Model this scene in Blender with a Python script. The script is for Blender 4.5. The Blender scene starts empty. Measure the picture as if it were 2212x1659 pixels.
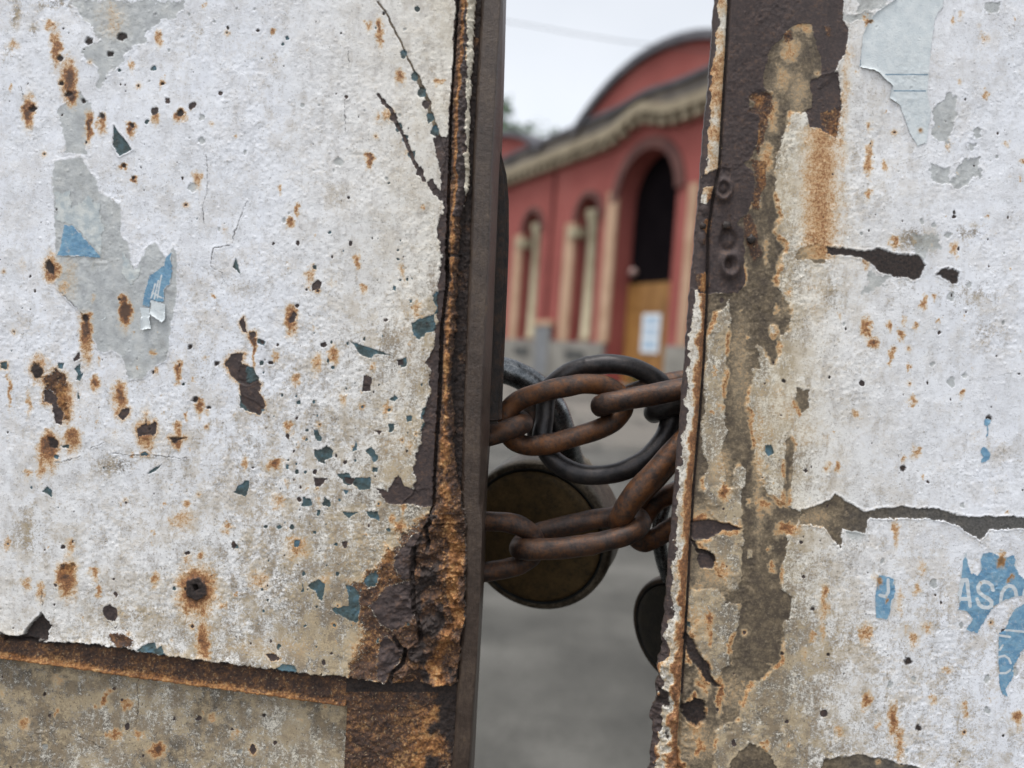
import bpy, bmesh, math, random
import numpy as np
from mathutils import Vector
from mathutils.geometry import tessellate_polygon
from math import radians, sin, cos, pi
rad = radians
scene = bpy.context.scene
C = bpy.context.scene.collection

# ------------------------------------------------------------------ camera
PITCH, ROLL, CAMH, FPX = rad(2.6), rad(4.0), 1.2, 1660.0      # FPX: focal length for a 2212 px wide picture
fwd = np.array([0, cos(PITCH), -sin(PITCH)])
r0 = np.array([1.0, 0, 0]); u0 = np.cross(r0, fwd)
CR = cos(ROLL)*r0 + sin(ROLL)*u0
CU = -sin(ROLL)*r0 + cos(ROLL)*u0
CP = np.array([0, 0, CAMH])
cd = bpy.data.cameras.new('camera'); cam = bpy.data.objects.new('camera', cd); C.objects.link(cam)
from mathutils import Matrix
M = Matrix(((CR[0], CU[0], -fwd[0], CP[0]), (CR[1], CU[1], -fwd[1], CP[1]), (CR[2], CU[2], -fwd[2], CP[2]), (0, 0, 0, 1)))
cam.matrix_world = M
cd.sensor_width = 36; cd.lens = 36*FPX/2212; cd.clip_start = 0.01; cd.clip_end = 3000
cd.dof.use_dof = True; cd.dof.focus_distance = 0.292; cd.dof.aperture_fstop = 6.8
scene.camera = cam

# ------------------------------------------------------------------ world and sun (overcast)
w = bpy.data.worlds.new('World'); scene.world = w; w.use_nodes = True
nt = w.node_tree; nt.nodes.clear()
N = nt.nodes.new; Lk = nt.links.new
SUN_EL, SUN_ROT = rad(52), rad(200)
sky = N('ShaderNodeTexSky'); sky.sky_type = 'NISHITA'; sky.sun_disc = False
sky.sun_elevation = SUN_EL; sky.sun_rotation = SUN_ROT; sky.dust_density = 3.0; sky.air_density = 1.0
hs = N('ShaderNodeHueSaturation'); hs.inputs['Saturation'].default_value = 0.17
Lk(sky.outputs[0], hs.inputs['Color'])
tc = N('ShaderNodeTexCoord'); cn = N('ShaderNodeTexNoise'); cn.inputs['Scale'].default_value = 2.2; cn.inputs['Detail'].default_value = 5
Lk(tc.outputs['Generated'], cn.inputs['Vector'])
rp = N('ShaderNodeValToRGB'); rp.color_ramp.elements[0].position = .3; rp.color_ramp.elements[0].color = (.92, .95, .98, 1)
rp.color_ramp.elements[1].position = .7; rp.color_ramp.elements[1].color = (1.12, 1.12, 1.12, 1)
Lk(cn.outputs[0], rp.inputs[0])
mx = N('ShaderNodeMix'); mx.data_type = 'RGBA'; mx.blend_type = 'MULTIPLY'; mx.inputs[0].default_value = 1
Lk(hs.outputs[0], mx.inputs['A']); Lk(rp.outputs[0], mx.inputs['B'])
bg = N('ShaderNodeBackground'); bg.inputs[1].default_value = 0.15
Lk(mx.outputs['Result'], bg.inputs[0])
wo = N('ShaderNodeOutputWorld'); Lk(bg.outputs[0], wo.inputs[0])
ld = bpy.data.lights.new('sun', 'SUN'); ld.energy = 1.2; ld.angle = rad(18); ld.color = (1, .97, .93)
sun = bpy.data.objects.new('sun', ld); C.objects.link(sun)
# light travels from behind the photographer, high and a little to the left
sd_ = Vector((-0.22, -0.20, 0.95)).normalized()
sun.rotation_euler = sd_.to_track_quat('Z', 'Y').to_euler()
sky.sun_elevation = math.asin(sd_.z); sky.sun_rotation = math.atan2(sd_.x, sd_.y)
scene.view_settings.view_transform = 'Standard'; scene.view_settings.look = 'None'
scene.view_settings.exposure = 0.80; scene.view_settings.gamma = 1.0

# ------------------------------------------------------------------ helpers
def ray(x, y): return fwd + CR*((x-1106)/FPX) - CU*((y-829.5)/FPX)
def at(x, y, Y):                       # point of the picture on the vertical plane y = Y
    d = ray(x, y); return CP + d*(Y/d[1])
def proj(X, Y, Z):
    a = X; b = Y; c = Z-CAMH
    z = b*fwd[1] + c*fwd[2]
    return 1106+FPX*(a*CR[0]+b*CR[1]+c*CR[2])/z, 829.5-FPX*(a*CU[0]+b*CU[1]+c*CU[2])/z

def tag(o, label=None, cat=None, group=None, kind=None):
    if label: o['label'] = label
    if cat: o['category'] = cat
    if group: o['group'] = group
    if kind: o['kind'] = kind
    return o
def empty(name, loc, label, cat, group=None):
    o = bpy.data.objects.new(name, None); C.objects.link(o); o.location = loc; o.empty_display_size = .1
    return tag(o, label, cat, group)
def link(name, me, mat, parent=None):
    o = bpy.data.objects.new(name, me); C.objects.link(o)
    if mat: me.materials.append(mat)
    if parent:
        o.parent = parent; o.matrix_parent_inverse = Matrix.Translation(-Vector(parent.location))
    return o
def pymesh(name, verts, faces, mat, parent=None, smooth=False):
    me = bpy.data.meshes.new(name); me.from_pydata([tuple(map(float, v)) for v in verts], [], faces); me.validate(); me.update()
    if smooth: me.polygons.foreach_set('use_smooth', [True]*len(me.polygons))
    return link(name, me, mat, parent)

_rt = np.random.RandomState(7).rand(8, 256, 256)
def vn(x, y, seed=0):
    t = _rt[seed % 8]; x = x+seed*17.3; y = y+seed*9.1
    xi = np.floor(x).astype(np.int64); yi = np.floor(y).astype(np.int64)
    fx = x-xi; fy = y-yi; fx = fx*fx*(3-2*fx); fy = fy*fy*(3-2*fy)
    a = xi & 255; b = (xi+1) & 255; c = yi & 255; d = (yi+1) & 255
    return (t[a, c]*(1-fx)+t[b, c]*fx)*(1-fy)+(t[a, d]*(1-fx)+t[b, d]*fx)*fy
def fbm(x, y, o=4, seed=0):
    s = 0; amp = 1; tot = 0
    for i in range(o):
        s = s+amp*vn(x, y, seed+i); tot += amp; amp *= .5; x, y = (x*.8-y*.6)*2.03, (x*.6+y*.8)*2.03
    return s/tot

# ------------------------------------------------------------------ materials
class NB:
    def __init__(s, name):
        s.m = bpy.data.materials.new(name); s.m.use_nodes = True; s.t = s.m.node_tree; s.t.nodes.clear()
        s.o = s.t.nodes.new('ShaderNodeOutputMaterial'); s.p = s.t.nodes.new('ShaderNodeBsdfPrincipled')
        s.t.links.new(s.p.outputs[0], s.o.inputs[0]); s.co = None
    def n(s, k, **kw):
        x = s.t.nodes.new(k)
        for a, b in kw.items(): setattr(x, a, b)
        return x
    def set(s, sock, v):
        if hasattr(v, 'links') or isinstance(v, bpy.types.NodeSocket): s.t.links.new(v, sock)
        elif isinstance(v, (tuple, list)): sock.default_value = (*v, 1) if len(v) == 3 and sock.type == 'RGBA' else v
        else: sock.default_value = v
    def coords(s, scale=1.0, sx=1, sy=1, sz=1):
        t = s.n('ShaderNodeTexCoord'); m = s.n('ShaderNodeMapping'); m.inputs['Scale'].default_value = (scale*sx, scale*sy, scale*sz)
        s.t.links.new(t.outputs['Object'], m.inputs[0]); return m.outputs[0]
    def noise(s, vec, scale, detail=3, rough=.55, dist=0):
        x = s.n('ShaderNodeTexNoise'); s.set(x.inputs['Vector'], vec); x.inputs['Scale'].default_value = scale
        x.inputs['Detail'].default_value = detail; x.inputs['Roughness'].default_value = rough; x.inputs['Distortion'].default_value = dist
        return x.outputs[0]
    def voro(s, vec, scale, feature='F1', out=0):
        x = s.n('ShaderNodeTexVoronoi'); x.feature = feature; s.set(x.inputs['Vector'], vec); x.inputs['Scale'].default_value = scale; return x.outputs[out]
    def math(s, op, a, b=0.0, c=0.0, clamp=False):
        x = s.n('ShaderNodeMath', operation=op, use_clamp=clamp); s.set(x.inputs[0], a); s.set(x.inputs[1], b); s.set(x.inputs[2], c); return x.outputs[0]
    def step(s, v, lo, hi):
        x = s.n('ShaderNodeMapRange', interpolation_type='SMOOTHSTEP'); s.set(x.inputs['Value'], v); s.set(x.inputs['From Min'], lo); s.set(x.inputs['From Max'], hi); return x.outputs[0]
    def mix(s, f, a, b, mode='MIX'):
        x = s.n('ShaderNodeMix', data_type='RGBA', blend_type=mode); s.set(x.inputs[0], f); s.set(x.inputs['A'], a); s.set(x.inputs['B'], b); return x.outputs['Result']
    def ramp(s, f, pts):
        x = s.n('ShaderNodeValToRGB'); r = x.color_ramp
        while len(r.elements) < len(pts): r.elements.new(.5)
        for e, (p, c) in zip(r.elements, pts): e.position = p; e.color = (*c, 1)
        s.set(x.inputs[0], f); return x.outputs[0]
    def attr(s, name):
        x = s.n('ShaderNodeAttribute', attribute_name=name); y = s.n('ShaderNodeSeparateColor'); s.t.links.new(x.outputs['Color'], y.inputs[0]); return y.outputs
    def bump(s, h, strength, dist):
        x = s.n('ShaderNodeBump'); x.inputs['Strength'].default_value = strength; x.inputs['Distance'].default_value = dist; s.set(x.inputs['Height'], h)
        s.t.links.new(x.outputs[0], s.p.inputs['Normal'])
    def fin(s, col, rough=.6, metal=0.0, spec=.5):
        s.set(s.p.inputs['Base Color'], col); s.set(s.p.inputs['Roughness'], rough); s.set(s.p.inputs['Metallic'], metal); s.set(s.p.inputs['Specular IOR Level'], spec)
        return s.m

GD = 0.27                      # distance of the gate fronts
PX = GD/FPX                    # one picture pixel (2212 wide) on the gate, in metres
def mat_gate():
    b = NB('weathered_gate_paint'); v = b.coords(1/PX); vs = b.coords(1/PX, 1, 1, .35)
    a1 = b.attr('layers_a'); a2 = b.attr('layers_b'); a3 = b.attr('layers_c')
    chip, teal, bare = a1[0], a1[1], a1[2]; stain, grime, glue = a2[0], a2[1], a2[2]; crust, deep, cream = a3[0], a3[1], a3[2]
    n1 = b.noise(v, .012, 5, .6); n2 = b.noise(v, .17, 5, .65); n3 = b.noise(v, .5, 3, .6); n4 = b.noise(vs, .06, 5, .65); nb = b.noise(v, .035, 6, .68)
    def S(x, lo=.33, hi=.67):
        m = b.n('ShaderNodeMapRange'); m.clamp = False; b.set(m.inputs['Value'], x); m.inputs['From Min'].default_value = lo; m.inputs['From Max'].default_value = hi; return m.outputs[0]
    A = lambda *q, **k: b.math('ADD', *q, **k)
    Mu = lambda *q, **k: b.math('MULTIPLY', *q, **k)
    fine = S(A(Mu(n2, .5), Mu(n3, .5)), .38, .62)              # 0..1, grains of a millimetre or so
    mid = S(A(Mu(nb, .5), Mu(n4, .5)), .38, .62)
    paint = b.ramp(n1, [(.3, (.76, .785, .85)), (.5, (.79, .81, .86)), (.7, (.68, .69, .73))])
    paint = b.mix(cream, paint, b.mix(b.step(mid, .3, 1.1), (.70, .635, .50), (.50, .40, .25)))
    paint = b.mix(Mu(b.step(mid, .35, 1.0), A(.16, Mu(grime, .45))), paint, (.40, .395, .385))
    paint = b.mix(Mu(b.step(fine, .55, 1.1), .30), paint, (.36, .34, .31))
    paint = b.mix(Mu(b.step(fine, .25, -.2), .5), paint, (.74, .745, .75))
    # dirt: coverage grows with the grime value, always broken into specks
    gsum = A(Mu(fine, .6), Mu(mid, .4))
    thr = b.math('SUBTRACT', 1.02, Mu(grime, .95))
    cov = Mu(b.step(gsum, thr, A(thr, .42)), A(.45, Mu(grime, .5)), clamp=True)
    gcol = b.mix(b.step(mid, .2, .8), (.115, .098, .078), (.235, .18, .115))
    col = b.mix(cov, paint, gcol)
    wash = b.step(A(Mu(b.noise(v, .022, 6, .7), 1.0), Mu(b.math('SUBTRACT', fine, .5), .12)), .47, .60)
    col = b.mix(Mu(Mu(wash, A(Mu(grime, 1.25), -.22), clamp=True), .85, clamp=True), col, b.mix(fine, (.30, .225, .135), (.56, .46, .31)))
    sp = b.step(b.noise(v, .26, 2, .5), .64, .70)
    col = b.mix(Mu(sp, A(.12, Mu(grime, .75)), clamp=True), col, (.085, .072, .062))
    # grey glue and paper residue
    gl = b.step(A(glue, Mu(b.math('SUBTRACT', n2, .5), .5)), .40, .62)
    col = b.mix(Mu(gl, .72), col, b.ramp(nb, [(.36, (.22, .23, .225)), (.5, (.36, .38, .37)), (.64, (.50, .51, .49))]))
    # brown-grey primer
    br = b.step(A(bare, Mu(b.math('SUBTRACT', n3, .5), .45)), .45, .55)
    bc = b.ramp(A(Mu(nb, .55), Mu(n2, .3), ), [(.28, (.055, .042, .032)), (.40, (.096, .074, .052)), (.47, (.15, .115, .075)), (.56, (.28, .215, .14))])
    bc = b.mix(Mu(b.step(fine, .65, 1.1), .5), bc, (.26, .22, .16))
    bc = b.mix(Mu(b.math('SUBTRACT', .45, cream), 2.2, clamp=True), bc, b.ramp(n2, [(.35, (.055, .055, .055)), (.65, (.125, .123, .12))]))
    col = b.mix(br, col, bc)
    # rust stain, broken into flecks at its fringe
    col = b.mix(Mu(b.step(stain, .03, .55), .80), col, b.mix(b.step(stain, .10, .7), (.68, .57, .39), (.56, .34, .17)))
    sv = A(Mu(stain, 1.05), Mu(b.math('SUBTRACT', A(Mu(fine, .75), Mu(mid, .35)), .62), b.math('MINIMUM', Mu(stain, 2.4), .62)))
    scol = b.ramp(sv, [(.10, (.66, .50, .31)), (.36, (.54, .32, .14)), (.58, (.28, .115, .042)), (.9, (.058, .028, .020))])
    scol = b.mix(Mu(b.step(fine, .5, 1.1), .28), scol, (.14, .075, .04))
    col = b.mix(Mu(b.step(sv, .06, .50), .92), col, scol)
    # undercoat and bare rust under flaked paint
    jit = Mu(b.math('SUBTRACT', n3, .5), .36)
    col = b.mix(b.step(A(teal, jit), .47, .53), col, b.mix(Mu(b.step(fine, .6, 1.1), .3), b.ramp(nb, [(.38, (.040, .050, .048)), (.52, (.060, .098, .105)), (.66, (.085, .165, .22))]), (.20, .21, .19)))
    col = b.mix(b.step(A(chip, jit), .47, .53), col, b.ramp(A(Mu(nb, .5), Mu(n2, .5)), [(.36, (.034, .026, .026)), (.52, (.062, .045, .042)), (.64, (.11, .068, .050))]))
    cr = b.step(A(A(crust, jit), Mu(b.math('SUBTRACT', A(Mu(fine, .6), Mu(mid, .4)), .5), .32)), .44, .56)
    cn_ = A(Mu(nb, .5), Mu(n2, .5))
    ccol = b.ramp(cn_, [(.36, (.026, .018, .017)), (.46, (.060, .036, .027)), (.54, (.105, .055, .032)), (.60, (.21, .105, .045)), (.66, (.36, .22, .10)), (.74, (.50, .39, .25))])
    col = b.mix(cr, col, ccol)
    col = b.mix(Mu(Mu(cr, b.step(A(stain, Mu(b.math('SUBTRACT', fine, .5), .35)), .10, .62)), .85), col, b.ramp(cn_, [(.38, (.10, .045, .020)), (.48, (.25, .105, .035)), (.56, (.42, .21, .075)), (.66, (.58, .40, .20))]))
    grain = b.step(b.noise(v, .20, 2, .5), .63, .69)
    col = b.mix(Mu(grain, Mu(cr, .55)), col, (.40, .29, .17))
    col = b.mix(b.step(A(deep, jit), .35, .65), col, b.ramp(n2, [(.35, (.016, .013, .013)), (.65, (.050, .034, .028))]))
    rough = A(.55, Mu(b.math('MAXIMUM', crust, grime), .25), clamp=True)
    rg_ = b.math('MINIMUM', A(A(b.step(n1, .46, .60), Mu(grime, .8)), A(.18, cr)), 1.1)
    bl = b.math('SUBTRACT', 1.0, b.step(b.voro(v, .045), .05, .22))
    hb = A(A(Mu(A(Mu(n2, .6), Mu(n3, .9)), rg_), Mu(sp, -.5)), Mu(bl, .7))
    b.bump(hb, .55, 1.5*PX)
    return b.fin(col, rough, 0.0, .35)

def mat_bar():
    b = NB('dark_oxidised_steel_tube'); v = b.coords(1/PX); vs = b.coords(1/PX, 1, 1, .30)
    n = b.noise(vs, .16, 6, .7); n2 = b.noise(v, .016, 5, .6); n3 = b.noise(v, .3, 4, .6)
    col = b.ramp(b.math('ADD', b.math('MULTIPLY', n, .5), b.math('MULTIPLY', n2, .5)), [(.34, (.030, .020, .015)), (.5, (.058, .039, .029)), (.62, (.088, .061, .043)), (.72, (.20, .125, .062))])
    b.bump(b.math('ADD', b.math('MULTIPLY', n, .6), b.math('MULTIPLY', n3, .5)), 1.0, 1.6*PX); return b.fin(col, b.math('ADD', .26, b.math('MULTIPLY', n2, .3)), .15, .6)
def mat_rusty(name, dark, mid, orange, amount=.5, rough=.55, metal=.35, bs=.7):
    b = NB(name); v = b.coords(1/PX)
    n = b.noise(v, .026, 6, .66); n2 = b.noise(v, .13, 6, .7); n3 = b.noise(v, .5, 3)
    t = b.math('ADD', b.math('MULTIPLY', n, .55), b.math('MULTIPLY', n2, .45))
    col = b.ramp(t, [(.36, dark), (.36+.14*(1.2-amount), mid), (.70-.18*amount, orange), (.86, tuple(min(1, c*1.25) for c in orange))])
    b.bump(b.math('ADD', n2, b.math('MULTIPLY', n3, .5)), bs, 2.0*PX)
    return b.fin(col, b.math('ADD', rough-.12, b.math('MULTIPLY', n2, .25)), metal, .5)
def mat_noise(name, c1, c2, scale, rough=.8, metal=0, bump=0, bd=.01, detail=5):
    b = NB(name); v = b.coords(1); n = b.noise(v, scale, detail, .6)
    col = b.ramp(n, [(.35, c1), (.65, c2)])
    if bump: b.bump(n, bump, bd)
    return b.fin(col, rough, metal, .4)

MG = mat_gate(); MBAR = mat_bar()

# ------------------------------------------------------------------ where each traced outline was measured (picture pixels)
SC = {'A': (0, 0, 1/3), 'B': (540, 0, 1/3), 'C': (0, 540, 1/3), 'D': (540, 540, 1/3), 'E': (0, 1106, 1/3), 'G': (540, 1106, 1/3),
      'S': (81, 486, .2279), 'L': (810, 1080, .2605), 'P': (1377, 0, 1/3), 'Q': (1728, 0, 1/3), 'U': (1377, 486, .3657),
      'V': (1728, 486, .366), 'W': (1377, 1053, .3651), 'X': (1728, 1053, .3651), 'Y': (1998, 1161, .2277), 'I': (0, 0, 1)}
def T(c, pts):
    x0, y0, k = SC[c]; return [(x0+k*a, y0+k*b) for a, b in pts]

class Grid:
    """a gate front as one fine height field, later split into its parts"""
    def __init__(s, edge, sign, umax_px, step=1.7, rag=0.0):
        s.sign = sign
        e = [at(x, y, GD) for x, y in edge]
        ez = np.array([q[2] for q in e])[::-1]; ex = np.array([q[0] for q in e])[::-1]
        zt = at(1106, -130, GD)[2]; zb = at(1106, 1790, GD)[2]
        Z = list(np.arange(zb, zt, step*PX))
        g = step*PX; z = Z[-1]
        while z < 2.2: g *= 1.16; z += g; Z.append(z)
        g = step*PX; z = Z[0]; lo = []
        while z > 0.06: g *= 1.16; z -= g; lo.append(max(z, .05))
        Z = np.array(lo[::-1]+Z)
        a = list(np.arange(0, umax_px*PX, step*PX)); g = step*PX; x = a[-1]
        while x < 1.25: g *= 1.16; x += g; a.append(x)
        a = np.array(a)
        Xe = np.interp(Z, ez, ex)
        if rag:
            vv = proj(Xe, GD, Z)[1]; amp = rag*(.25+.75*np.clip((vv-1250)/150, 0, 1))
            Xe = Xe + PX*amp*((fbm(vv/22, vv*0, 4, 3)-.5)*2)
        s.X = Xe[:, None]+sign*a[None, :]; s.Zg = np.repeat(Z[:, None], len(a), 1)
        s.nz, s.na = s.X.shape
        u, v = proj(s.X, GD, s.Zg); s.u = u.ravel(); s.v = v.ravel()
        n = s.u.size
        wu = (fbm(s.u/17, s.v/17, 4, 1)-.5)+.45*(fbm(s.u/5, s.v/5, 2, 2)-.5); wv = (fbm(s.u/17, s.v/17, 4, 4)-.5)+.45*(fbm(s.u/5, s.v/5, 2, 6)-.5)
        s.wu = wu; s.wv = wv
        s.h = np.zeros(n); s.lock = np.zeros(n, bool)
        s.F = {k: np.zeros(n) for k in ('chip', 'teal', 'bare', 'stain', 'grime', 'glue', 'crust', 'deep', 'cream')}
    def sd(s, pts, warp=12, R=8):
        p = np.array(pts, float); m = R+warp*.7
        i = np.nonzero((s.u > p[:, 0].min()-m) & (s.u < p[:, 0].max()+m) & (s.v > p[:, 1].min()-m) & (s.v < p[:, 1].max()+m))[0]
        if not len(i): return i, np.zeros(0)
        x = s.u[i]+warp*s.wu[i]; y = s.v[i]+warp*s.wv[i]
        d = np.full(len(i), 1e9); ins = np.zeros(len(i), bool)
        q = np.roll(p, -1, 0)
        for (ax, ay), (bx, by) in zip(p, q):
            ex, ey = bx-ax, by-ay; L = ex*ex+ey*ey+1e-9
            t = np.clip(((x-ax)*ex+(y-ay)*ey)/L, 0, 1)
            d = np.minimum(d, (x-ax-t*ex)**2+(y-ay-t*ey)**2)
            if ay != by:
                c = ((ay > y) != (by > y)) & (x < ex*(y-ay)/(by-ay)+ax); ins ^= c
        d = np.sqrt(d); return i, np.where(ins, d, -d)
    def poly(s, f, pts, warp=12, dep=.9, lip=.35, halo=0, R=8, sub=False):
        i, d = s.sd(pts, warp, max(R, halo*1.5)); 
        if not len(i): return
        val = np.clip(.5+d/(2*R), 0, 1)
        if sub:
            for k in (f if isinstance(f, tuple) else (f,)): s.F[k][i] = np.minimum(s.F[k][i], 1-val)
            s.h[i] += dep*np.clip(.5+d/1.6, 0, 1); return
        if f in ('chip', 'teal'): s.F['crust'][i] = np.minimum(s.F['crust'][i], np.where(s.lock[i], 9, 1-val))
        s.F[f][i] = np.maximum(s.F[f][i], val)
        s.h[i] -= dep*np.clip(.5+d/1.6, 0, 1)
        s.h[i] += lip*np.exp(-((d+2.0)/1.8)**2)
        if halo: s.F['stain'][i] = np.maximum(s.F['stain'][i], .42*np.exp(-np.clip(-d, 0, 99)/halo*1.6)*((d < 1) if f == 'crust' else 1))
    def blob(s, f, x, y, r, ry=None, dep=1.0, halo=0, rng=None, lip=.2):
        rng = rng or random; n = 9; ry = ry or r
        pts = [(x+r*(.7+.5*rng.random())*cos(2*pi*k/n), y+ry*(.7+.5*rng.random())*sin(2*pi*k/n)) for k in range(n)]
        s.poly(f, pts, min(8, r*1.2), dep, lip, halo, R=max(3, min(8, r)))
    def soft(s, f, x, y, rx, ry, amp, run=0):
        """soft patch; run: how far it has run down the metal"""
        m = 3
        i = np.nonzero((abs(s.u-x) < m*rx) & (s.v > y-m*ry) & (s.v < y+m*ry+run*2.2))[0]
        if not len(i): return
        dx = (s.u[i]-x+20*s.wu[i])/rx; dy = (s.v[i]-y+26*s.wv[i])
        dy = np.where(dy > 0, dy/(ry+run), dy/ry)
        g = amp*np.exp(-(dx*dx+dy*dy))
        s.F[f][i] = np.maximum(s.F[f][i], g)
    def line(s, f, pts, wd, warp=6, dep=1.2, lip=.5, R=5):
        for (ax, ay), (bx, by) in zip(pts[:-1], pts[1:]):
            m = wd+R+warp
            i = np.nonzero((s.u > min(ax, bx)-m) & (s.u < max(ax, bx)+m) & (s.v > min(ay, by)-m) & (s.v < max(ay, by)+m))[0]
            if not len(i): continue
            x = s.u[i]+warp*s.wu[i]; y = s.v[i]+warp*s.wv[i]; ex, ey = bx-ax, by-ay
            t = np.clip(((x-ax)*ex+(y-ay)*ey)/(ex*ex+ey*ey+1e-9), 0, 1)
            d = wd-np.sqrt((x-ax-t*ex)**2+(y-ay-t*ey)**2)
            s.F[f][i] = np.maximum(s.F[f][i], np.clip(.5+d/(2*R), 0, 1))
            s.h[i] = s.h[i]-dep*np.clip(.5+d/1.6, 0, 1)*.6+lip*np.exp(-((d+1.5)/1.6)**2)*.6
    def build(s, parent, zones, names, mats, depth_px, edge_px=0, inset=0):
        """zones: int per vertex; every face goes to the part of its corner"""
        nz, na = s.nz, s.na; Y = GD-s.h.reshape(nz, na)*PX
        co = np.stack([s.X, Y, s.Zg], -1).reshape(-1, 3)
        a = np.arange(nz*na).reshape(nz, na)
        q = np.stack([a[:-1, :-1], a[:-1, 1:], a[1:, 1:], a[1:, :-1]], -1).reshape(-1, 4)
        if s.sign < 0: q = q[:, ::-1]
        fz = zones[q[:, 0]]
        atts = {'layers_a': ('chip', 'teal', 'bare'), 'layers_b': ('stain', 'grime', 'glue'), 'layers_c': ('crust', 'deep', 'cream')}
        res = {}
        for zi, nm in enumerate(names):
            f = q[fz == zi]
            if not len(f): continue
            ids, inv = np.unique(f.ravel(), return_inverse=True); inv = inv.reshape(-1, 4)
            me = bpy.data.meshes.new(nm)
            me.vertices.add(len(ids)); me.vertices.foreach_set('co', co[ids].astype(np.float32).ravel())
            me.loops.add(inv.size); me.loops.foreach_set('vertex_index', inv.astype(np.int32).ravel())
            me.polygons.add(len(inv)); me.polygons.foreach_set('loop_start', np.arange(0, inv.size, 4, dtype=np.int32))
            me.polygons.foreach_set('loop_total', np.full(len(inv), 4, dtype=np.int32))
            me.update(calc_edges=True); me.polygons.foreach_set('use_smooth', np.ones(len(inv), bool))
            for k, (r, g, b) in atts.items():
                at_ = me.attributes.new(k, 'FLOAT_COLOR', 'POINT')
                d = np.stack([s.F[r][ids], s.F[g][ids], s.F[b][ids], np.ones(len(ids))], -1)
                at_.data.foreach_set('color', d.astype(np.float32).ravel())
            res[nm] = link(nm, me, mats[zi], parent)
        # free edge and outer rim turned back, and a back skin
        V = []; Fc = []
        bd = GD+depth_px*PX
        def strip(idx):
            k = len(V); n = len(idx)
            for t in idx: V.append(tuple(co[t]))
            for t in idx: V.append((co[t][0], bd, co[t][2]))
            for t in range(n-1): Fc.append((k+t, k+t+1, k+n+t+1, k+n+t))
        if edge_px: bd = GD+edge_px*PX
        strip(list(a[:, 0])); bd = GD+depth_px*PX
        strip(list(a[-1, :])); strip(list(a[:, -1])); strip(list(a[0, :]))
        col0 = a[:, 0][::20]
        k = len(V); n = len(col0)
        for t in col0: V.append((co[t][0]+s.sign*inset*PX, bd, co[t][2]))
        far = co[a[0, -1]][0]
        for t in col0: V.append((far, bd, co[t][2]))
        for t in range(n-1): Fc.append((k+t, k+t+1, k+n+t+1, k+n+t))
        res['back'] = pymesh('back_frame', V, Fc, MBAR, parent)
        return res
    def cut(s, name, parent, mat, polys, lift, attrs, warp=6):
        """thin glued piece lying on the sheet: the part of the fine grid inside the outline"""
        pos = np.full(s.u.size, -1e3)
        for p in polys:
            i, d = s.sd(p, warp, 6); pos[i] = np.maximum(pos[i], d)
        nz, na = s.nz, s.na; a = np.arange(nz*na).reshape(nz, na)
        q = np.stack([a[:-1, :-1], a[:-1, 1:], a[1:, 1:], a[1:, :-1]], -1).reshape(-1, 4)
        if s.sign < 0: q = q[:, ::-1]
        f = q[(pos[q] > 0).all(1)]
        ids, inv = np.unique(f.ravel(), return_inverse=True); inv = inv.reshape(-1, 4)
        lf = lift(pos[ids], s.u[ids], s.v[ids]) if callable(lift) else lift
        co = np.stack([s.X.ravel()[ids], GD-(s.h[ids]+lf)*PX, s.Zg.ravel()[ids]], -1)
        me = bpy.data.meshes.new(name); me.from_pydata(co.tolist(), [], inv.tolist()); me.update()
        me.polygons.foreach_set('use_smooth', np.ones(len(inv), bool))
        at_ = me.attributes.new('print', 'FLOAT_COLOR', 'POINT')
        d = np.zeros((len(ids), 4)); d[:, 3] = 1
        for k, fn in enumerate(attrs): d[:, k] = fn(s.u[ids]+1.5*s.wu[ids], s.v[ids]+1.5*s.wv[ids]) if callable(fn) else s.F[fn][ids]
        if mat is M_BLUE: d[:, 0] = np.maximum(d[:, 0], np.clip(1.1-pos[ids]/1.9+4*s.wu[ids], 0, 1)*.9)
        at_.data.foreach_set('color', d.astype(np.float32).ravel())
        return link(name, me, mat, parent)

def ink(strokes, wd):
    """distance to pen strokes -> printed letters"""
    def fn(x, y):
        d = np.full(len(x), 1e9)
        for st in strokes:
            for (ax, ay), (bx, by) in zip(st[:-1], st[1:]):
                ex, ey = bx-ax, by-ay; t = np.clip(((x-ax)*ex+(y-ay)*ey)/(ex*ex+ey*ey+1e-9), 0, 1)
                d = np.minimum(d, (x-ax-t*ex)**2+(y-ay-t*ey)**2)
        return np.clip(.5+(wd-np.sqrt(d))/2.5, 0, 1)
    return fn
zero = lambda x, y: np.zeros(len(x))

def mat_print(name, base, base2, inkc):
    b = NB(name); v = b.coords(1/PX); a = b.attr('print')
    n = b.noise(v, .05, 5, .6); n2 = b.noise(v, .4, 3)
    col = b.mix(b.step(n, .35, .65), base, base2)
    col = b.mix(b.math('MULTIPLY', b.step(a[0], .3, .7), .85), col, inkc)
    col = b.mix(b.math('MULTIPLY', b.step(n2, .56, .70), .40), col, (.48, .50, .50)); col = b.mix(b.math('MULTIPLY', b.step(b.noise(v, .09, 5, .7), .54, .66), .5), col, (.42, .47, .50))
    sv = b.math('MULTIPLY', a[1], b.math('ADD', .6, n))
    col = b.mix(b.step(sv, .1, .5), col, b.ramp(sv, [(.1, (.60, .45, .25)), (.45, (.30, .16, .06)), (.8, (.12, .07, .04))]))
    b.bump(b.math('ADD', n, n2), .5, 1.2*PX); return b.fin(col, .6, 0, .4)
M_BLUE = mat_print('faded_blue_print', (.115, .255, .40), (.19, .345, .47), (.64, .66, .66))
M_PAPER = mat_print('old_white_paper', (.58, .63, .65), (.66, .70, .71), (.10, .20, .29))
M_GREYP = mat_print('greyed_paper', (.40, .45, .47), (.60, .62, .60), (.17, .28, .36))
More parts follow.
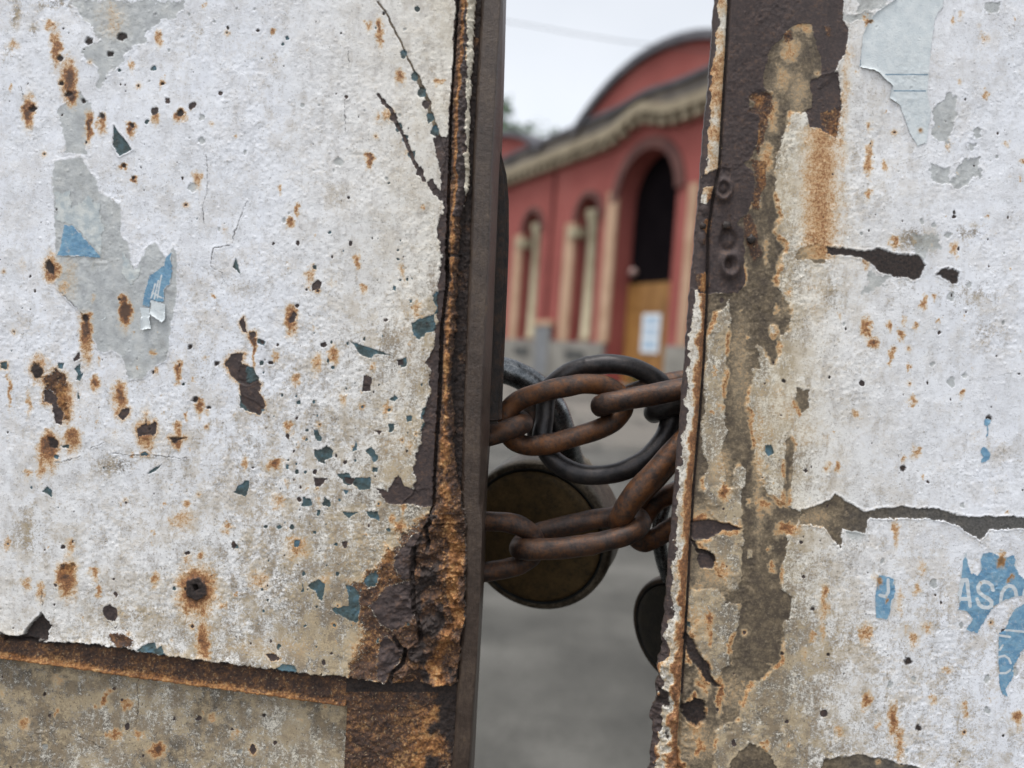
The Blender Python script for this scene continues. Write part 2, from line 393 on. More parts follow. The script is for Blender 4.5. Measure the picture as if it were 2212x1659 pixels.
# ------------------------------------------------------------------ left gate leaf
def cv(pts, v, j=0):          # boundary given as (x, y) down the picture -> x at height v
    p = sorted(pts, key=lambda q: q[1]); return np.interp(v, [q[1] for q in p], [q[0] for q in p])+j
def ch_(pts, u):
    p = sorted(pts); return np.interp(u, [q[0] for q in p], [q[1] for q in p])
rng = random.Random(11)
LG = empty('gate_leaf', (at(600, 9000, GD)[0], GD, .05), 'left gate leaf of flaking white paint with rust spots and a slanting rusty rail', 'gate', 'two leaves of the chained gate')
L = Grid([(1092, -200), (1087, 0), (1082, 180), (1073, 420), (1060, 760), (1052, 960), (1042, 1106), (1037, 1286), (1030, 1426), (1017, 1659), (1010, 1800)], -1, 1185)
u, v, F = L.u, L.v, L.F
jg = 9*L.wu; jg2 = 16*(fbm(u/7, v/7, 3, 5)-.5)
crack = [(923, 1120), (893, 1186), (893, 1306), (907, 1383), (873, 1406), (862, 1440), (843, 1473)]
sheetR = cv([(986, -100), (986, 0), (972, 233), (966, 433), (962, 553), (963, 607), (951, 707), (947, 823), (938, 973), (934, 1090)]+crack, v)
beadL = cv([(992, -100), (992, 0), (977, 233), (972, 433), (968, 553), (970, 607), (958, 707), (953, 873), (945, 973), (940, 1090)]+crack, v)
beadR = cv([(1025, -100), (1026, 30), (1023, 100), (1015, 233), (1013, 333), (1010, 413), (993, 466), (990, 560), (987, 640), (985, 707), (973, 823), (983, 900), (980, 973), (990, 1040), (1003, 1100), (1006, 1173), (1003, 1340), (990, 1423), (985, 1480)], v)
beadR = beadR + jg*1.2
barL = cv([(1042, -100), (1040, 0), (1020, 367), (1015, 553), (1004, 800), (1000, 907), (996, 1090), (1005, 1150), (1003, 1300), (995, 1400), (985, 1520), (977, 1659), (973, 1800)], v)
yT = ch_([(-8000, 900), (-200, 1352), (0, 1371), (100, 1386), (220, 1393), (367, 1416), (540, 1439), (723, 1459), (840, 1473), (900, 1476), (1200, 1480)], u)
yB = ch_([(-8000, 960), (-200, 1408), (0, 1426), (147, 1446), (300, 1469), (553, 1503), (740, 1529), (1200, 1540)], u)
lowR = cv([(748, 1500), (747, 1533), (740, 1659), (736, 1800)], v)
su = u+jg2*.25; svv = v+jg2*.45+6*L.wv
zone = np.full(u.size, 2)                       # 0 sheet 1 bead 2 stile 3 rail 4 lower sheet 5 tube
sheet = (su < sheetR) & (svv < yT); zone[sheet] = 0
lower = (u < lowR) & (v > yB); zone[lower] = 4
zone[(v >= np.minimum(yT, 3000)) & (svv >= yT) & (v <= yB) & (u < 745)] = 3
zone[(su >= beadL) & (u < beadR) & (v < 1476) & (zone == 2)] = 1
zone[(u > barL) & ~((zone == 1) & (v > 1100))] = 5
# heights (picture pixels, towards the viewer)
L.lock[:] = zone != 0
h = L.h
h += np.select([zone == 0, zone == 1, zone == 3, zone == 4, zone == 5], [0, 2, -17, -30, -2], -12)
tb = np.clip((u-beadL)/np.maximum(beadR-beadL, 1), 0, 1)
rumple = fbm(u/34, v/26, 4, 2)-.5
rough_ = fbm(u/9, v/9, 4, 6)-.5
h += np.where(zone == 1, 13*np.sin(pi*tb)*(v < 1130)+11*rough_+10*rumple+np.where(v > 1110, 44*rumple+16*np.abs(rough_)-2, 0), 0)
tr = np.clip((v-yT)/np.maximum(yB-yT, 1), 0, 1)
h += np.where(zone == 3, 7*tr+4*rough_, 0)
h += np.where(zone == 2, 5*rough_+3*rumple, 0)
tq = (u-barL)/(np.interp(v, [0, 1659], [47, 40]))
h += np.where(zone == 5, -5*np.clip(.16-tq, 0, 1)/.16-16*np.clip(tq-.86, 0, 1)**1.5/.05+.8*rough_, 0)
h += np.where(zone == 0, 5*(fbm(u/160, v/160, 2, 3)-.5), 0)
# corner swelling and torn lips beside the crack
ins = zone == 0
h += np.where(ins, 9*np.exp(-np.clip(yT-v, 0, 999)/16)*(.5+rumple), 0)
near = np.exp(-np.clip(sheetR-u, 0, 999)/60)*np.clip((v-1080)/120, 0, 1)
h += np.where(ins, near*(6+30*rumple+9*rough_), 0)
# general dirt
gr = .30+.62*np.clip((v-500)/900, 0, 1)*np.clip((u+150)/900, .15, 1)
gr += .30*np.exp(-np.clip(sheetR-u, 0, 999)/130)*np.clip((v+100)/700, .3, 1)
gr += .25*(fbm(u/120, v/150, 4, 1)-.5)+.14*np.exp(-np.abs(v-yT)/60)
F['grime'][:] = np.clip(np.where(zone == 4, .98+.5*(fbm(u/120, v/120, 3, 1)-.5), gr), 0, np.where(zone == 4, 1.25, 1))  # lower sheet: real grime, raised further to paint in the shade of its recess
F['cream'][:] = np.clip(.05+.9*np.clip((u-560)/500, 0, 1)+.55*np.clip((v-800)/700, 0, 1)+.3*(zone == 4), 0, 1)*.85
# rust structure of the frame parts
F['crust'][(zone == 1) | (zone == 2) | (zone == 3)] = 1
edge_d = 1-np.clip((beadR-u)/9, 0, 1)
i1 = zone == 1
F['deep'][:] = np.where(i1, np.clip(.9-np.abs(tb-.0)*4+rumple, 0, 1)*(v < 1130)*.7+np.where(v > 1110, np.clip(.30+2.2*(fbm(u/30, v/34, 3, 4)-.45)-1.1*np.clip(tb-.45, 0, 1), 0, 1), 0), 0)
F['deep'][:] = np.where((zone == 2) & (v < 1500), np.clip(.75+rumple, 0, 1), F['deep'])
F['deep'][:] = np.where((zone == 2) & (v >= 1500), np.clip(.12+.0075*(u-880)+1.4*rumple, 0, 1), F['deep'])
F['deep'][:] = np.where(zone == 3, np.clip(.55-1.1*tr+1.3*rumple, 0, 1), F['deep'])  # rail: dark rust, plus painted shade along the top under the sheet edge
# white paint still clinging to the upper bead, with its orange border
tw = tb+.35*rumple
wp = np.clip(.5+(tw-.40)*3, 0, 1)*(v < 470)*i1
F['crust'][:] = np.where(i1 & (v < 480), np.clip(1-wp*1.25, 0, 1), F['crust'])
F['stain'][:] = np.where(i1 & (v < 520), np.clip(.95-np.abs(tw-.36)*3.6, 0, .8), 0)
F['cream'][:] = np.where(i1, .9, F['cream'])
F['stain'][:] = np.where(i1 & (v >= 480) & (v < 1130), np.clip(.62-np.abs(tb-.42)*1.7+1.3*rumple, 0, .7), F['stain'])
F['stain'][:] = np.where(zone == 3, np.clip((tr-.72)*2.4+.8*rumple+.15*(u < 400), 0, .7), F['stain'])  # rail: orange rust, with the light-caught lower edge put into the colour
h += np.where((zone == 3) & (tr > .90), 5, 0)
gx = cv([(1000, 1480), (965, 1540), (905, 1659), (880, 1760)], v)
F['stain'][:] = np.where((zone == 2) & (v > 1470), np.clip(.75*np.exp(-((u-gx)/45)**2)+.9*(fbm(u/20, v/24, 4, 5)-.5), 0, .8), F['stain'])
gx = cv([(960, 1110), (985, 1180), (975, 1280), (990, 1340), (950, 1400), (935, 1440), (955, 1480)], v)
F['stain'][:] = np.where(i1 & (v > 1110), np.clip(.8*np.exp(-((u-gx)/15)**2)+1.1*(fbm(u/22, v/26, 4, 5)-.52), 0, .9), F['stain'])
F['deep'][:] = np.where(i1 & (v > 1110), np.clip(F['deep']-1.1*np.exp(-((u-gx)/18)**2), 0, 1), F['deep'])
# paint gone along the right border of the sheet
P = L.poly
bord = [(969, -60), (986, 17), (977, 133), (968, 300), (957, 383), (960, 443), (945, 493), (955, 553), (946, 640), (948, 690), (926, 780), (930, 840), (916, 900), (908, 960), (893, 1010), (897, 1060), (868, 1090)]
P('chip', bord+[(1000, 1090), (1010, -60)], 14, 1.2, 1.0)
P('teal', T('D', [(1265, 260), (1210, 270), (1180, 290), (1215, 370), (1200, 420), (1100, 440), (1045, 470), (1060, 560), (1095, 585), (1130, 545), (1215, 520), (1190, 430), (1265, 380)]), 10)
P('teal', T('D', [(1180, 980), (1120, 1030), (1110, 1090), (1150, 1110), (1195, 1060)]), 8)
P('teal', T('D', [(1115, 1120), (1180, 1130), (1190, 1165), (1105, 1180)]), 8)
P('chip', T('D', [(1180, 640), (1140, 740), (1160, 780), (1220, 790), (1240, 650)]), 12)
P('chip', T('D', [(820, 1540), (900, 1560), (960, 1470), (1010, 1530), (1100, 1560), (1150, 1540), (1200, 1659), (880, 1640)]), 12)
# rusted corner at the crack
P('crust', T('G', [(1150, 20), (1020, 120), (930, 110), (990, 210), (870, 240), (855, 340), (800, 370), (740, 440), (640, 450), (690, 700), (740, 800), (720, 900), (640, 960), (650, 1080), (900, 1100), (1200, 1100), (1250, 700), (1250, 0)]), 26, .8, .8, halo=14, R=34)
P('chip', T('G', [(1100, 120), (1030, 170), (980, 240), (930, 300), (940, 370), (1000, 440), (1060, 430), (1080, 250), (1140, 140)]), 14, -1.0, 1)
P('chip', T('G', [(770, 600), (900, 480), (1060, 440), (1080, 600), (1040, 700), (960, 760), (880, 740)]), 16, -.5, .8)
P('chip', T('G', [(880, 790), (1000, 900), (940, 1000), (880, 1090), (820, 1060), (830, 860)]), 14, -1, 1)
P('teal', T('G', [(620, 470), (700, 510), (720, 620), (690, 710), (610, 690), (545, 640), (535, 620), (640, 610)]), 10)
P('teal', T('G', [(735, 440), (820, 370), (840, 420), (810, 480), (760, 500)]), 9)
P('teal', T('G', [(375, 480), (440, 430), (490, 470), (470, 570), (440, 560), (430, 510)]), 8)
P('teal', T('G', [(340, 450), (350, 510), (330, 520)]), 5)
P('teal', T('G', [(280, 185), (325, 185), (310, 230), (280, 225)]), 6)
P('teal', T('G', [(590, 0), (640, 40), (700, 0)]), 6)
P('teal', T('G', [(755, 0), (830, 0), (840, 60), (780, 40)]), 6)
P('chip', T('G', [(100, 920), (150, 910), (200, 950), (140, 965)]), 8, halo=8)
P('teal', T('G', [(160, 1020), (210, 980), (290, 990), (310, 1030), (260, 1040)]), 8)
# teal and dark flakes in the middle
P('teal', T('D', [(650, 590), (720, 610), (800, 640), (920, 690), (800, 670), (790, 700), (740, 690), (700, 650)]), 8)
P('teal', T('D', [(950, 710), (1010, 700), (1015, 755), (980, 760)]), 6); P('chip', T('D', [(950, 712), (985, 705), (990, 745), (960, 745)]), 6)
P('chip', T('D', [(740, 810), (795, 830), (780, 915), (725, 915), (735, 860)]), 8); P('teal', T('D', [(735, 870), (780, 880), (775, 915), (728, 915)]), 5)
P('teal', T('D', [(905, 975), (940, 940), (960, 960), (940, 985)]), 6)
P('teal', T('D', [(895, 1130), (930, 1130), (930, 1170), (900, 1185)]), 6); P('teal', T('D', [(1010, 1075), (1050, 1075), (1050, 1110), (1020, 1115)]), 5)
P('chip', T('D', [(805, 1165), (860, 1170), (840, 1200)]), 6)
P('teal', T('D', [(410, 1300), (470, 1290), (500, 1260), (540, 1300), (530, 1340), (480, 1370), (475, 1390), (420, 1350)]), 10)
P('teal', T('D', [(405, 1160), (440, 1160), (470, 1230), (450, 1245), (420, 1210)]), 8)
P('teal', T('D', [(750, 1300), (790, 1280), (830, 1350), (800, 1380)]), 8); P('teal', T('D', [(655, 1310), (690, 1240), (695, 1300)]), 6)
P('teal', T('D', [(790, 1410), (830, 1410), (820, 1445), (790, 1440)]), 6)
P('teal', T('D', [(560, 1450), (640, 1445), (660, 1480), (780, 1470), (780, 1545), (720, 1555), (660, 1520), (620, 1525), (600, 1490)]), 10)
P('chip', T('D', [(415, 1475), (500, 1475), (470, 1530), (420, 1540)]), 8); P('chip', T('D', [(610, 1475), (680, 1480), (660, 1520), (625, 1510)]), 8)
P('teal', T('D', [(590, 1555), (640, 1560), (620, 1590)]), 5); P('teal', T('D', [(325, 1659), (340, 1600), (390, 1610), (400, 1659)]), 8); P('teal', T('D', [(465, 1659), (480, 1600), (520, 1620), (520, 1659)]), 8)
P('chip', T('D', [(400, 220), (440, 190), (465, 210), (450, 250), (405, 265)]), 4)
P('chip', T('D', [(255, 450), (280, 400), (305, 420), (290, 465), (265, 475)]), 6, halo=12)
P('teal', T('D', [(400, 100), (430, 100), (428, 130), (405, 122)]), 4); P('teal', T('D', [(925, 235), (945, 240), (942, 270), (925, 262)]), 4)
P('teal', T('D', [(1032, 320), (1050, 322), (1048, 342), (1034, 340)]), 4); P('teal', T('D', [(40, 580), (100, 590), (95, 620), (50, 610)]), 8)
P('chip', T('C', [(1460, 740), (1500, 680), (1580, 660), (1560, 730), (1600, 760), (1600, 880), (1550, 860), (1490, 810)]), 12, halo=14)
P('chip', T('D', [(-60, 860), (60, 850), (70, 960), (100, 1020), (60, 1070), (20, 1060), (-60, 1000)]), 14, halo=8)
P('teal', T('D', [(-60, 760), (20, 760), (60, 850), (-20, 880), (-80, 860)]), 9); P('teal', T('D', [(-70, 940), (-10, 960), (60, 1010), (100, 1030), (60, 1075), (0, 1050), (-70, 1020)]), 9)
P('chip', T('D', [(30, 530), (-10, 540), (10, 580), (40, 570)]), 7, halo=12)
P('chip', T('C', [(1550, 470), (1580, 430), (1590, 490), (1600, 540), (1575, 540)]), 7, halo=7)
P('teal', T('C', [(1510, 110), (1560, 160), (1540, 80), (1530, 50)]), 5)
P('teal', T('C', [(1520, 1560), (1580, 1500), (1620, 1500), (1610, 1560), (1590, 1600), (1540, 1580)]), 8)
# large rust patches on the left
P('crust', T('C', [(330, 790), (360, 770), (420, 800), (430, 880), (430, 1010), (450, 1100), (370, 1100), (350, 1000), (290, 990), (290, 880), (280, 840)]), 12, .8, .4, halo=16)
P('chip', T('C', [(290, 900), (340, 910), (380, 960), (370, 1020), (420, 1060), (400, 1135), (350, 1120), (340, 1000), (290, 985)]), 8)
P('deep', T('C', [(205, 740), (240, 730), (285, 770), (280, 830), (230, 830), (205, 790)]), 12, .5, halo=18)
P('teal', T('C', [(370, 725), (410, 730), (405, 770), (370, 765)]), 6)
P('chip', T('C', [(470, 710), (515, 660), (520, 700), (490, 720), (480, 720)]), 6); P('teal', T('C', [(480, 770), (520, 735), (525, 800), (540, 795), (520, 845), (490, 840), (500, 800)]), 6)
P('teal', T('C', [(505, 910), (520, 970), (500, 965)]), 4); P('teal', T('C', [(0, 730), (45, 725), (45, 775), (10, 775)]), 6, halo=8)
P('chip', T('C', [(890, 1150), (940, 1120), (950, 1060), (950, 1130), (1000, 1110), (1015, 1150), (1000, 1215), (950, 1200), (900, 1215)]), 10, halo=18)
P('chip', T('C', [(765, 1070), (800, 1030), (840, 1020), (840, 1070), (800, 1095)]), 8, halo=10)
P('deep', T('C', [(1095, 1210), (1140, 1210), (1210, 1215), (1150, 1235), (1120, 1260)]), 6, 2, halo=14)
P('deep', T('C', [(310, 1210), (350, 1215), (385, 1250), (380, 1285), (320, 1280)]), 8, 1, halo=24)
P('teal', T('C', [(390, 1270), (450, 1270), (450, 1290), (410, 1290)]), 6); P('teal', T('C', [(345, 1330), (385, 1335), (370, 1360), (345, 1350)]), 5)
P('teal', T('C', [(915, 1320), (945, 1308), (970, 1330), (920, 1338)]), 5, halo=8)
P('teal', T('C', [(955, 1450), (1000, 1410), (1050, 1385), (1010, 1430), (960, 1455)]), 4)
P('teal', T('C', [(270, 1570), (310, 1535), (330, 1560), (330, 1600), (290, 1580)]), 7)
P('deep', T('C', [(295, 80), (315, 60), (345, 95), (355, 160), (320, 150), (290, 115)]), 6, 2, halo=18)
P('deep', T('C', [(530, 420), (555, 415), (575, 450), (555, 470), (530, 455)]), 6, 2, halo=16)
P('teal', T('A', [(735, 810), (735, 870), (732, 940), (775, 1010), (855, 970), (820, 920), (790, 885), (760, 850)]), 4, 1.8, 1.2)
# black notch and round hole in the sheet
P('deep', T('E', [(0, 790), (150, 800), (200, 720), (240, 680), (270, 655), (300, 700), (335, 735), (310, 770), (320, 830), (0, 850)]), 8, 11, .5)
P('deep', T('E', [(0, 775), (0, 840), (260, 870), (700, 880), (880, 905), (660, 862), (300, 840), (170, 815)]), 5, 2, 0)  # dark strip painted for the shadow under the sheet's lower edge
L.soft('stain', 425, 1268, 40, 42, .95, 18); P('deep', T('E', [(1215, 440), (1290, 425), (1335, 470), (1340, 540), (1280, 575), (1215, 540), (1205, 490)]), 5, -3.5, .5)
P('deep', T('E', [(1250, 475), (1275, 470), (1290, 495), (1262, 512)]), 2, 24, 0)
P('chip', T('E', [(665, 620), (710, 600), (755, 625), (762, 680), (740, 710), (690, 700), (665, 660)]), 4); P('teal', T('E', [(885, 895), (960, 845), (1000, 850), (1020, 885), (1050, 865), (1070, 915), (1100, 930)]), 6)
P('crust', T('E', [(700, 800), (760, 780), (850, 810), (870, 870), (780, 880), (740, 850)]), 10, -1.5, 1)
P('crust', T('E', [(390, 340), (470, 330), (490, 360), (460, 400), (400, 400)]), 10, .5, halo=14)
P('chip', T('G', [(1000, 1130), (1120, 1130), (1120, 1180), (1060, 1210), (1010, 1200)]), 10, 1)
P('teal', T('G', [(720, 1560), (790, 1550), (810, 1620), (760, 1659), (710, 1620)]), 10, 1)
# glue and poster residue
P('glue', T('A', [(450, 0), (1200, 0), (1150, 120), (1060, 130), (940, 200), (950, 290), (850, 310), (800, 380), (760, 440), (690, 480), (660, 590), (620, 560), (640, 440), (560, 400), (540, 330), (640, 250), (580, 150), (450, 30)]), 20, .2, .5)
P('glue', T('A', [(510, 590), (600, 700), (560, 800), (560, 900), (560, 1000), (430, 1000), (400, 800), (370, 720)]), 16, .2, .4)
P('glue', T('S', [(150, -600), (420, -640), (560, -420), (600, -300), (780, -200), (800, 100), (870, 200), (890, 330), (930, 430), (1060, 200), (1110, 160), (1230, 310), (1290, 200), (1330, 300), (1310, 700), (1280, 900), (1220, 1290), (1120, 1330), (1000, 1450), (880, 1470), (840, 1400), (830, 1330), (790, 1250), (690, 1190), (640, 1210), (590, 1190), (520, 1080), (490, 960), (400, 800), (290, 700), (200, 600), (165, 480), (170, 200)]), 10, -.8, 1.0)
L.soft('stain', 245, 30, 26, 30, .28, 30); L.soft('stain', 110, 560, 14, 16, .5, 26)
for x, y, rx, ry, am, run in [(122, 105, 13, 34, .62, 8), (150, 165, 16, 34, .85, 10), (152, 205, 12, 14, .9, 8), (62, 235, 13, 30, .85, 8), (110, 55, 12, 10, .5, 5), (30, 98, 14, 10, .35, 5), (192, 265, 9, 20, .8, 22), (218, 252, 9, 10, .7, 22), (335, 250, 10, 12, .55, 12),
        (390, 247, 10, 11, .7, 12), (286, 275, 9, 10, .8, 8), (268, 360, 10, 7, .75, 3), (288, 385, 7, 6, .8, 3), (343, 80, 8, 20, .5, 6), (355, 180, 7, 7, .5, 2), (270, 662, 13, 18, 1.1, 22), (185, 685, 12, 14, .9, 70), (112, 578, 16, 16, .7, 14),
        (140, 620, 18, 13, .32, 4), (85, 790, 22, 26, .45, 20), (140, 860, 26, 40, .5, 20), (155, 940, 20, 14, .6, 25), (105, 955, 22, 20, .8, 34), (90, 1000, 10, 20, .5, 20), (260, 845, 14, 24, .75, 30), (315, 925, 22, 22, .6, 30), (380, 950, 14, 8, .7, 8),
        (385, 790, 9, 14, .7, 20), (430, 865, 10, 12, .6, 20), (547, 730, 5, 10, .8, 60), (20, 840, 6, 40, .5, 10), (62, 870, 6, 30, .4, 10), (209, 820, 9, 12, .7, 12), (145, 1232, 20, 14, .8, 44), (205, 1235, 12, 12, .5, 10), (335, 1250, 10, 14, .45, 8), (88, 1270, 10, 12, .4, 20),
        (440, 1380, 14, 34, .7, 20), (150, 1180, 12, 18, .4, 10), (395, 1120, 30, 22, .35, 10), (600, 1080, 18, 14, .35, 8), (640, 1180, 30, 22, .42, 14), (560, 1250, 26, 24, .35, 8), (820, 60, 8, 22, .7, 14), (795, 50, 8, 9, .5, 6), (590, 65, 6, 6, .5, 4), (798, 338, 8, 9, .75, 14),
        (862, 165, 12, 12, .5, 8), (945, 175, 12, 8, .5, 4), (818, 255, 9, 10, .35, 8), (645, 452, 6, 8, .65, 5), (627, 475, 8, 10, .6, 6), (605, 405, 6, 10, .45, 6), (630, 685, 14, 22, .8, 14), (720, 760, 10, 18, .5, 10), (685, 775, 9, 18, .45, 20), (640, 815, 12, 10, .45, 6), (785, 620, 8, 12, .45, 6),
        (770, 560, 7, 14, .5, 12), (835, 880, 9, 14, .5, 6), (625, 920, 10, 12, .5, 6), (592, 1000, 22, 8, .7, 5), (530, 1000, 8, 14, .4, 10), (700, 1250, 22, 20, .3, 10), (205, 1520, 9, 11, .6, 8), (260, 1530, 10, 8, .5, 8), (230, 1600, 22, 8, .5, 6), (325, 1630, 18, 14, .8, 10), (285, 1600, 10, 10, .5, 6),
        (720, 610, 16, 10, .22, 6), (900, 660, 12, 20, .35, 18), (870, 590, 8, 20, .3, 14), (15, 1170, 10, 16, .4, 12), (55, 1260, 10, 10, .4, 8), (490, 1140, 14, 10, .35, 6), (435, 1200, 9, 9, .5, 6)]:
    L.soft('stain', x, y, rx, ry, am*1.15, run)
for x, y, rx, ry, am, run in [(838, 1200, 14, 26, .75, 0), (862, 1135, 16, 16, .7, 0), (815, 1285, 20, 14, .3, 0), (860, 1330, 20, 24, .22, 0), (150, 870, 60, 90, .16, 30), (110, 960, 60, 50, .16, 20), (330, 930, 60, 50, .14, 20), (370, 470, 30, 40, .1, 5), (150, 590, 24, 40, .24, 20), (880, 700, 60, 160, .14, 20), (860, 960, 80, 120, .16, 20), (760, 1180, 120, 90, .15, 10), (560, 1130, 120, 70, .12, 10), (880, 350, 50, 160, .10, 0), (440, 1370, 40, 60, .18, 0), (830, 1240, 40, 60, .3, 10), (800, 1390, 80, 40, .3, 0), (260, 1330, 60, 40, .15, 0), (600, 1400, 160, 30, .22, 0), (240, 30, 50, 60, .16, 30)]:
    L.soft('stain', x, y, rx, ry, am, run)
for x, y, r, k in [(192, 88, 9, 'deep'), (263, 80, 12, 'deep'), (237, 117, 7, 'deep'), (147, 203, 8, 'deep'), (134, 180, 5, 'deep'), (179, 218, 6, 'deep'), (218, 250, 7, 'deep'), (335, 240, 9, 'chip'), (361, 219, 7, 'chip'), (319, 263, 5, 'teal'), (390, 245, 8, 'deep'), (286, 271, 5, 'deep'), (268, 359, 6, 'deep'),
        (288, 384, 4, 'deep'), (353, 181, 4, 'deep'), (476, 202, 5, 'chip'), (332, 147, 6, 'teal'), (258, 152, 4, 'teal'), (260, 183, 3, 'chip'), (70, 235, 8, 'deep'), (130, 128, 7, 'deep'), (415, 228, 10, 'chip'), (620, 82, 5, 'teal'), (610, 96, 4, 'teal'), (556, 65, 4, 'chip'), (737, 71, 3, 'chip'), (902, 20, 6, 'teal'), (828, 30, 4, 'deep'),
        (417, 404, 11, 'glue'), (436, 305, 8, 'glue'), (732, 350, 11, 'glue'), (749, 209, 4, 'chip'), (712, 502, 4, 'teal'), (642, 660, 5, 'chip'), (567, 740, 5, 'chip'), (645, 870, 5, 'teal'), (640, 903, 4, 'chip'), (700, 745, 6, 'chip'), (600, 745, 4, 'chip'), (585, 783, 5, 'chip'), (588, 785, 3, 'teal'), (860, 540, 3, 'teal'), (410, 748, 6, 'deep'), (396, 830, 4, 'teal'),
        (470, 785, 7, 'deep'), (420, 862, 7, 'deep'), (449, 880, 5, 'deep'), (250, 1285, 5, 'chip'), (120, 1264, 4, 'chip'), (135, 1182, 6, 'chip'), (405, 1195, 6, 'chip'), (375, 1272, 4, 'teal'), (505, 1178, 7, 'chip'), (510, 1180, 5, 'teal'), (245, 1250, 3, 'chip'), (630, 1140, 6, 'teal'), (575, 1137, 5, 'teal'), (603, 1140, 5, 'teal'), (680, 1150, 4, 'teal'),
        (745, 1175, 8, 'chip'), (640, 1020, 5, 'teal'), (660, 1020, 4, 'teal'), (855, 1050, 5, 'teal'), (900, 1050, 6, 'chip'), (78, 1514, 5, 'deep'), (250, 1525, 4, 'chip'), (1110, 100, 3, 'chip'), (415, 1567, 7, 'chip'), (90, 1560, 4, 'chip'), (230, 1500, 4, 'chip'), (560, 1560, 5, 'deep'), (585, 1620, 6, 'chip')]:
    L.blob(k, x, y, r, None, 1.0 if k != 'deep' else 2.2, 0, rng)
def scatter(G, n, box, kinds, r0_, r1_, halo=.15, keep=None):
    for _ in range(n):
        x = rng.uniform(box[0], box[2]); y = rng.uniform(box[1], box[3])
        r = r0_*(r1_/r0_)**(rng.random()**1.6); k = rng.choice(kinds)
        if keep and not keep(x, y): continue
        if k == 'stain': G.soft('stain', x, y, r*1.5, r*1.6, rng.uniform(.15, .6), r*rng.uniform(0, 3))
        else: G.blob(k, x, y, r, r*rng.uniform(.8, 1.6), 1.0, 9 if rng.random() < halo else 0, rng)
onS = lambda x, y: x < 965-.03*y and y < 1370+.12*max(x, 0)
scatter(L, 120, (560, 500, 960, 1440), ['teal', 'teal', 'chip'], 1.6, 5.5, .1, onS)
scatter(L, 90, (0, 500, 900, 1420), ['stain'], 1.5, 9, 0, onS)
scatter(L, 40, (-100, 0, 960, 500), ['stain', 'glue'], 2.5, 8, 0, onS)
scatter(L, 170, (-100, 0, 960, 1420), ['chip', 'chip', 'teal', 'deep'], 1.2, 3.4, .15, onS)
scatter(L, 70, (-100, 1450, 730, 1750), ['stain', 'chip', 'stain', 'glue'], 1.8, 9, .2, lambda x, y: y > 1450+.12*max(x, 0))
scatter(L, 160, (-1500, -1100, -60, 2800), ['stain', 'chip', 'teal', 'stain', 'stain'], 3, 26, .2)
scatter(L, 300, (-6500, -3000, -100, 7000), ['stain', 'chip', 'teal', 'stain'], 8, 60, .2)
# scratches with flakes along them
s1 = T('B', [(830, 10), (900, 110), (1000, 330), (1080, 490), (1150, 640), (1200, 830), (1250, 980)]); s2 = T('B', [(830, 620), (900, 700), (960, 820), (1020, 930), (1080, 1080), (1130, 1170)]); s3 = T('B', [(1170, 1190), (1200, 1240), (1290, 1310)])
L.line('bare', s1[:4], 2.2, 5, 2.0); L.line('bare', s1[3:], 5, 8, 2.0); L.line('chip', s2, 4.0, 8, 1.8); L.line('chip', s3, 8, 10, 1.5)
P('chip', T('B', [(1200, 870), (1290, 900), (1300, 1320), (1240, 1290), (1240, 1140), (1205, 960)]), 12)
for t, k in ((.35, 'teal'), (.5, 'teal'), (.62, 'teal'), (.70, 'chip'), (.78, 'teal'), (.86, 'teal'), (.93, 'chip')):
    x = np.interp(t, np.linspace(0, 1, len(s1)), [q[0] for q in s1]); y = np.interp(t, np.linspace(0, 1, len(s1)), [q[1] for q in s1])
    L.blob(k, x-5, y, 6+5*t, 12, 1.2, 0, rng)
for t, k in ((.1, 'chip'), (.3, 'chip'), (.42, 'teal'), (.55, 'teal'), (.7, 'teal'), (.88, 'chip')):
    x = np.interp(t, np.linspace(0, 1, len(s2)), [q[0] for q in s2]); y = np.interp(t, np.linspace(0, 1, len(s2)), [q[1] for q in s2])
    L.blob(k, x, y, 8, 10, 1.2, 0, rng)
for x, y, rx, ry, am in [(35, 30, 18, 45, .85), (75, 62, 14, 20, .75), (20, 115, 16, 30, .7), (115, 10, 60, 20, .8), (250, 1005, 70, 36, .85), (60, 1150, 60, 90, .78), (310, 985, 50, 30, .7), (412, 230, 12, 16, .9), (210, 560, 40, 70, .6), (50, 700, 40, 60, .55), (590, 130, 30, 20, .6), (560, 330, 60, 30, .5), (430, 70, 40, 30, .55), (720, 420, 60, 80, .5), (250, 420, 30, 50, .6), (300, 1330, 200, 30, .8), (700, 1120, 140, 60, .8), (845, 760, 60, 120, .85), (640, 1300, 160, 50, .75)]:
    L.soft('grime', x, y, rx, ry, am)
# hairline cracks
for c, p in (('A', [(1335, 1010), (1350, 1090), (1350, 1220), (1310, 1350), (1325, 1460)]), ('A', [(1500, 1590), (1385, 1600), (1380, 1659)]), ('C', [(1380, 0), (1370, 110), (1440, 160), (1450, 210)]), ('C', [(590, 1280), (690, 1240)]), ('C', [(740, 1320), (1000, 1335), (1210, 1352)]), ('C', [(360, 1380), (520, 1340)]),
             ('C', [(400, 270), (540, 420)]), ('A', [(1600, 1300), (1530, 1480), (1500, 1570)]), ('B', [(640, 330), (645, 430)]), ('E', [(845, 1120), (850, 1260), (840, 1420)]), ('E', [(410, 1470), (620, 1580)]), ('B', [(620, 640), (615, 850)]), ('E', [(270, 500), (275, 650)]), ('A', [(135, 560), (160, 700)]), ('E', [(680, 700), (740, 750), (760, 720)])):
    L.line('deep', T(c, p), .7, 9, 1.6, .9, 3)
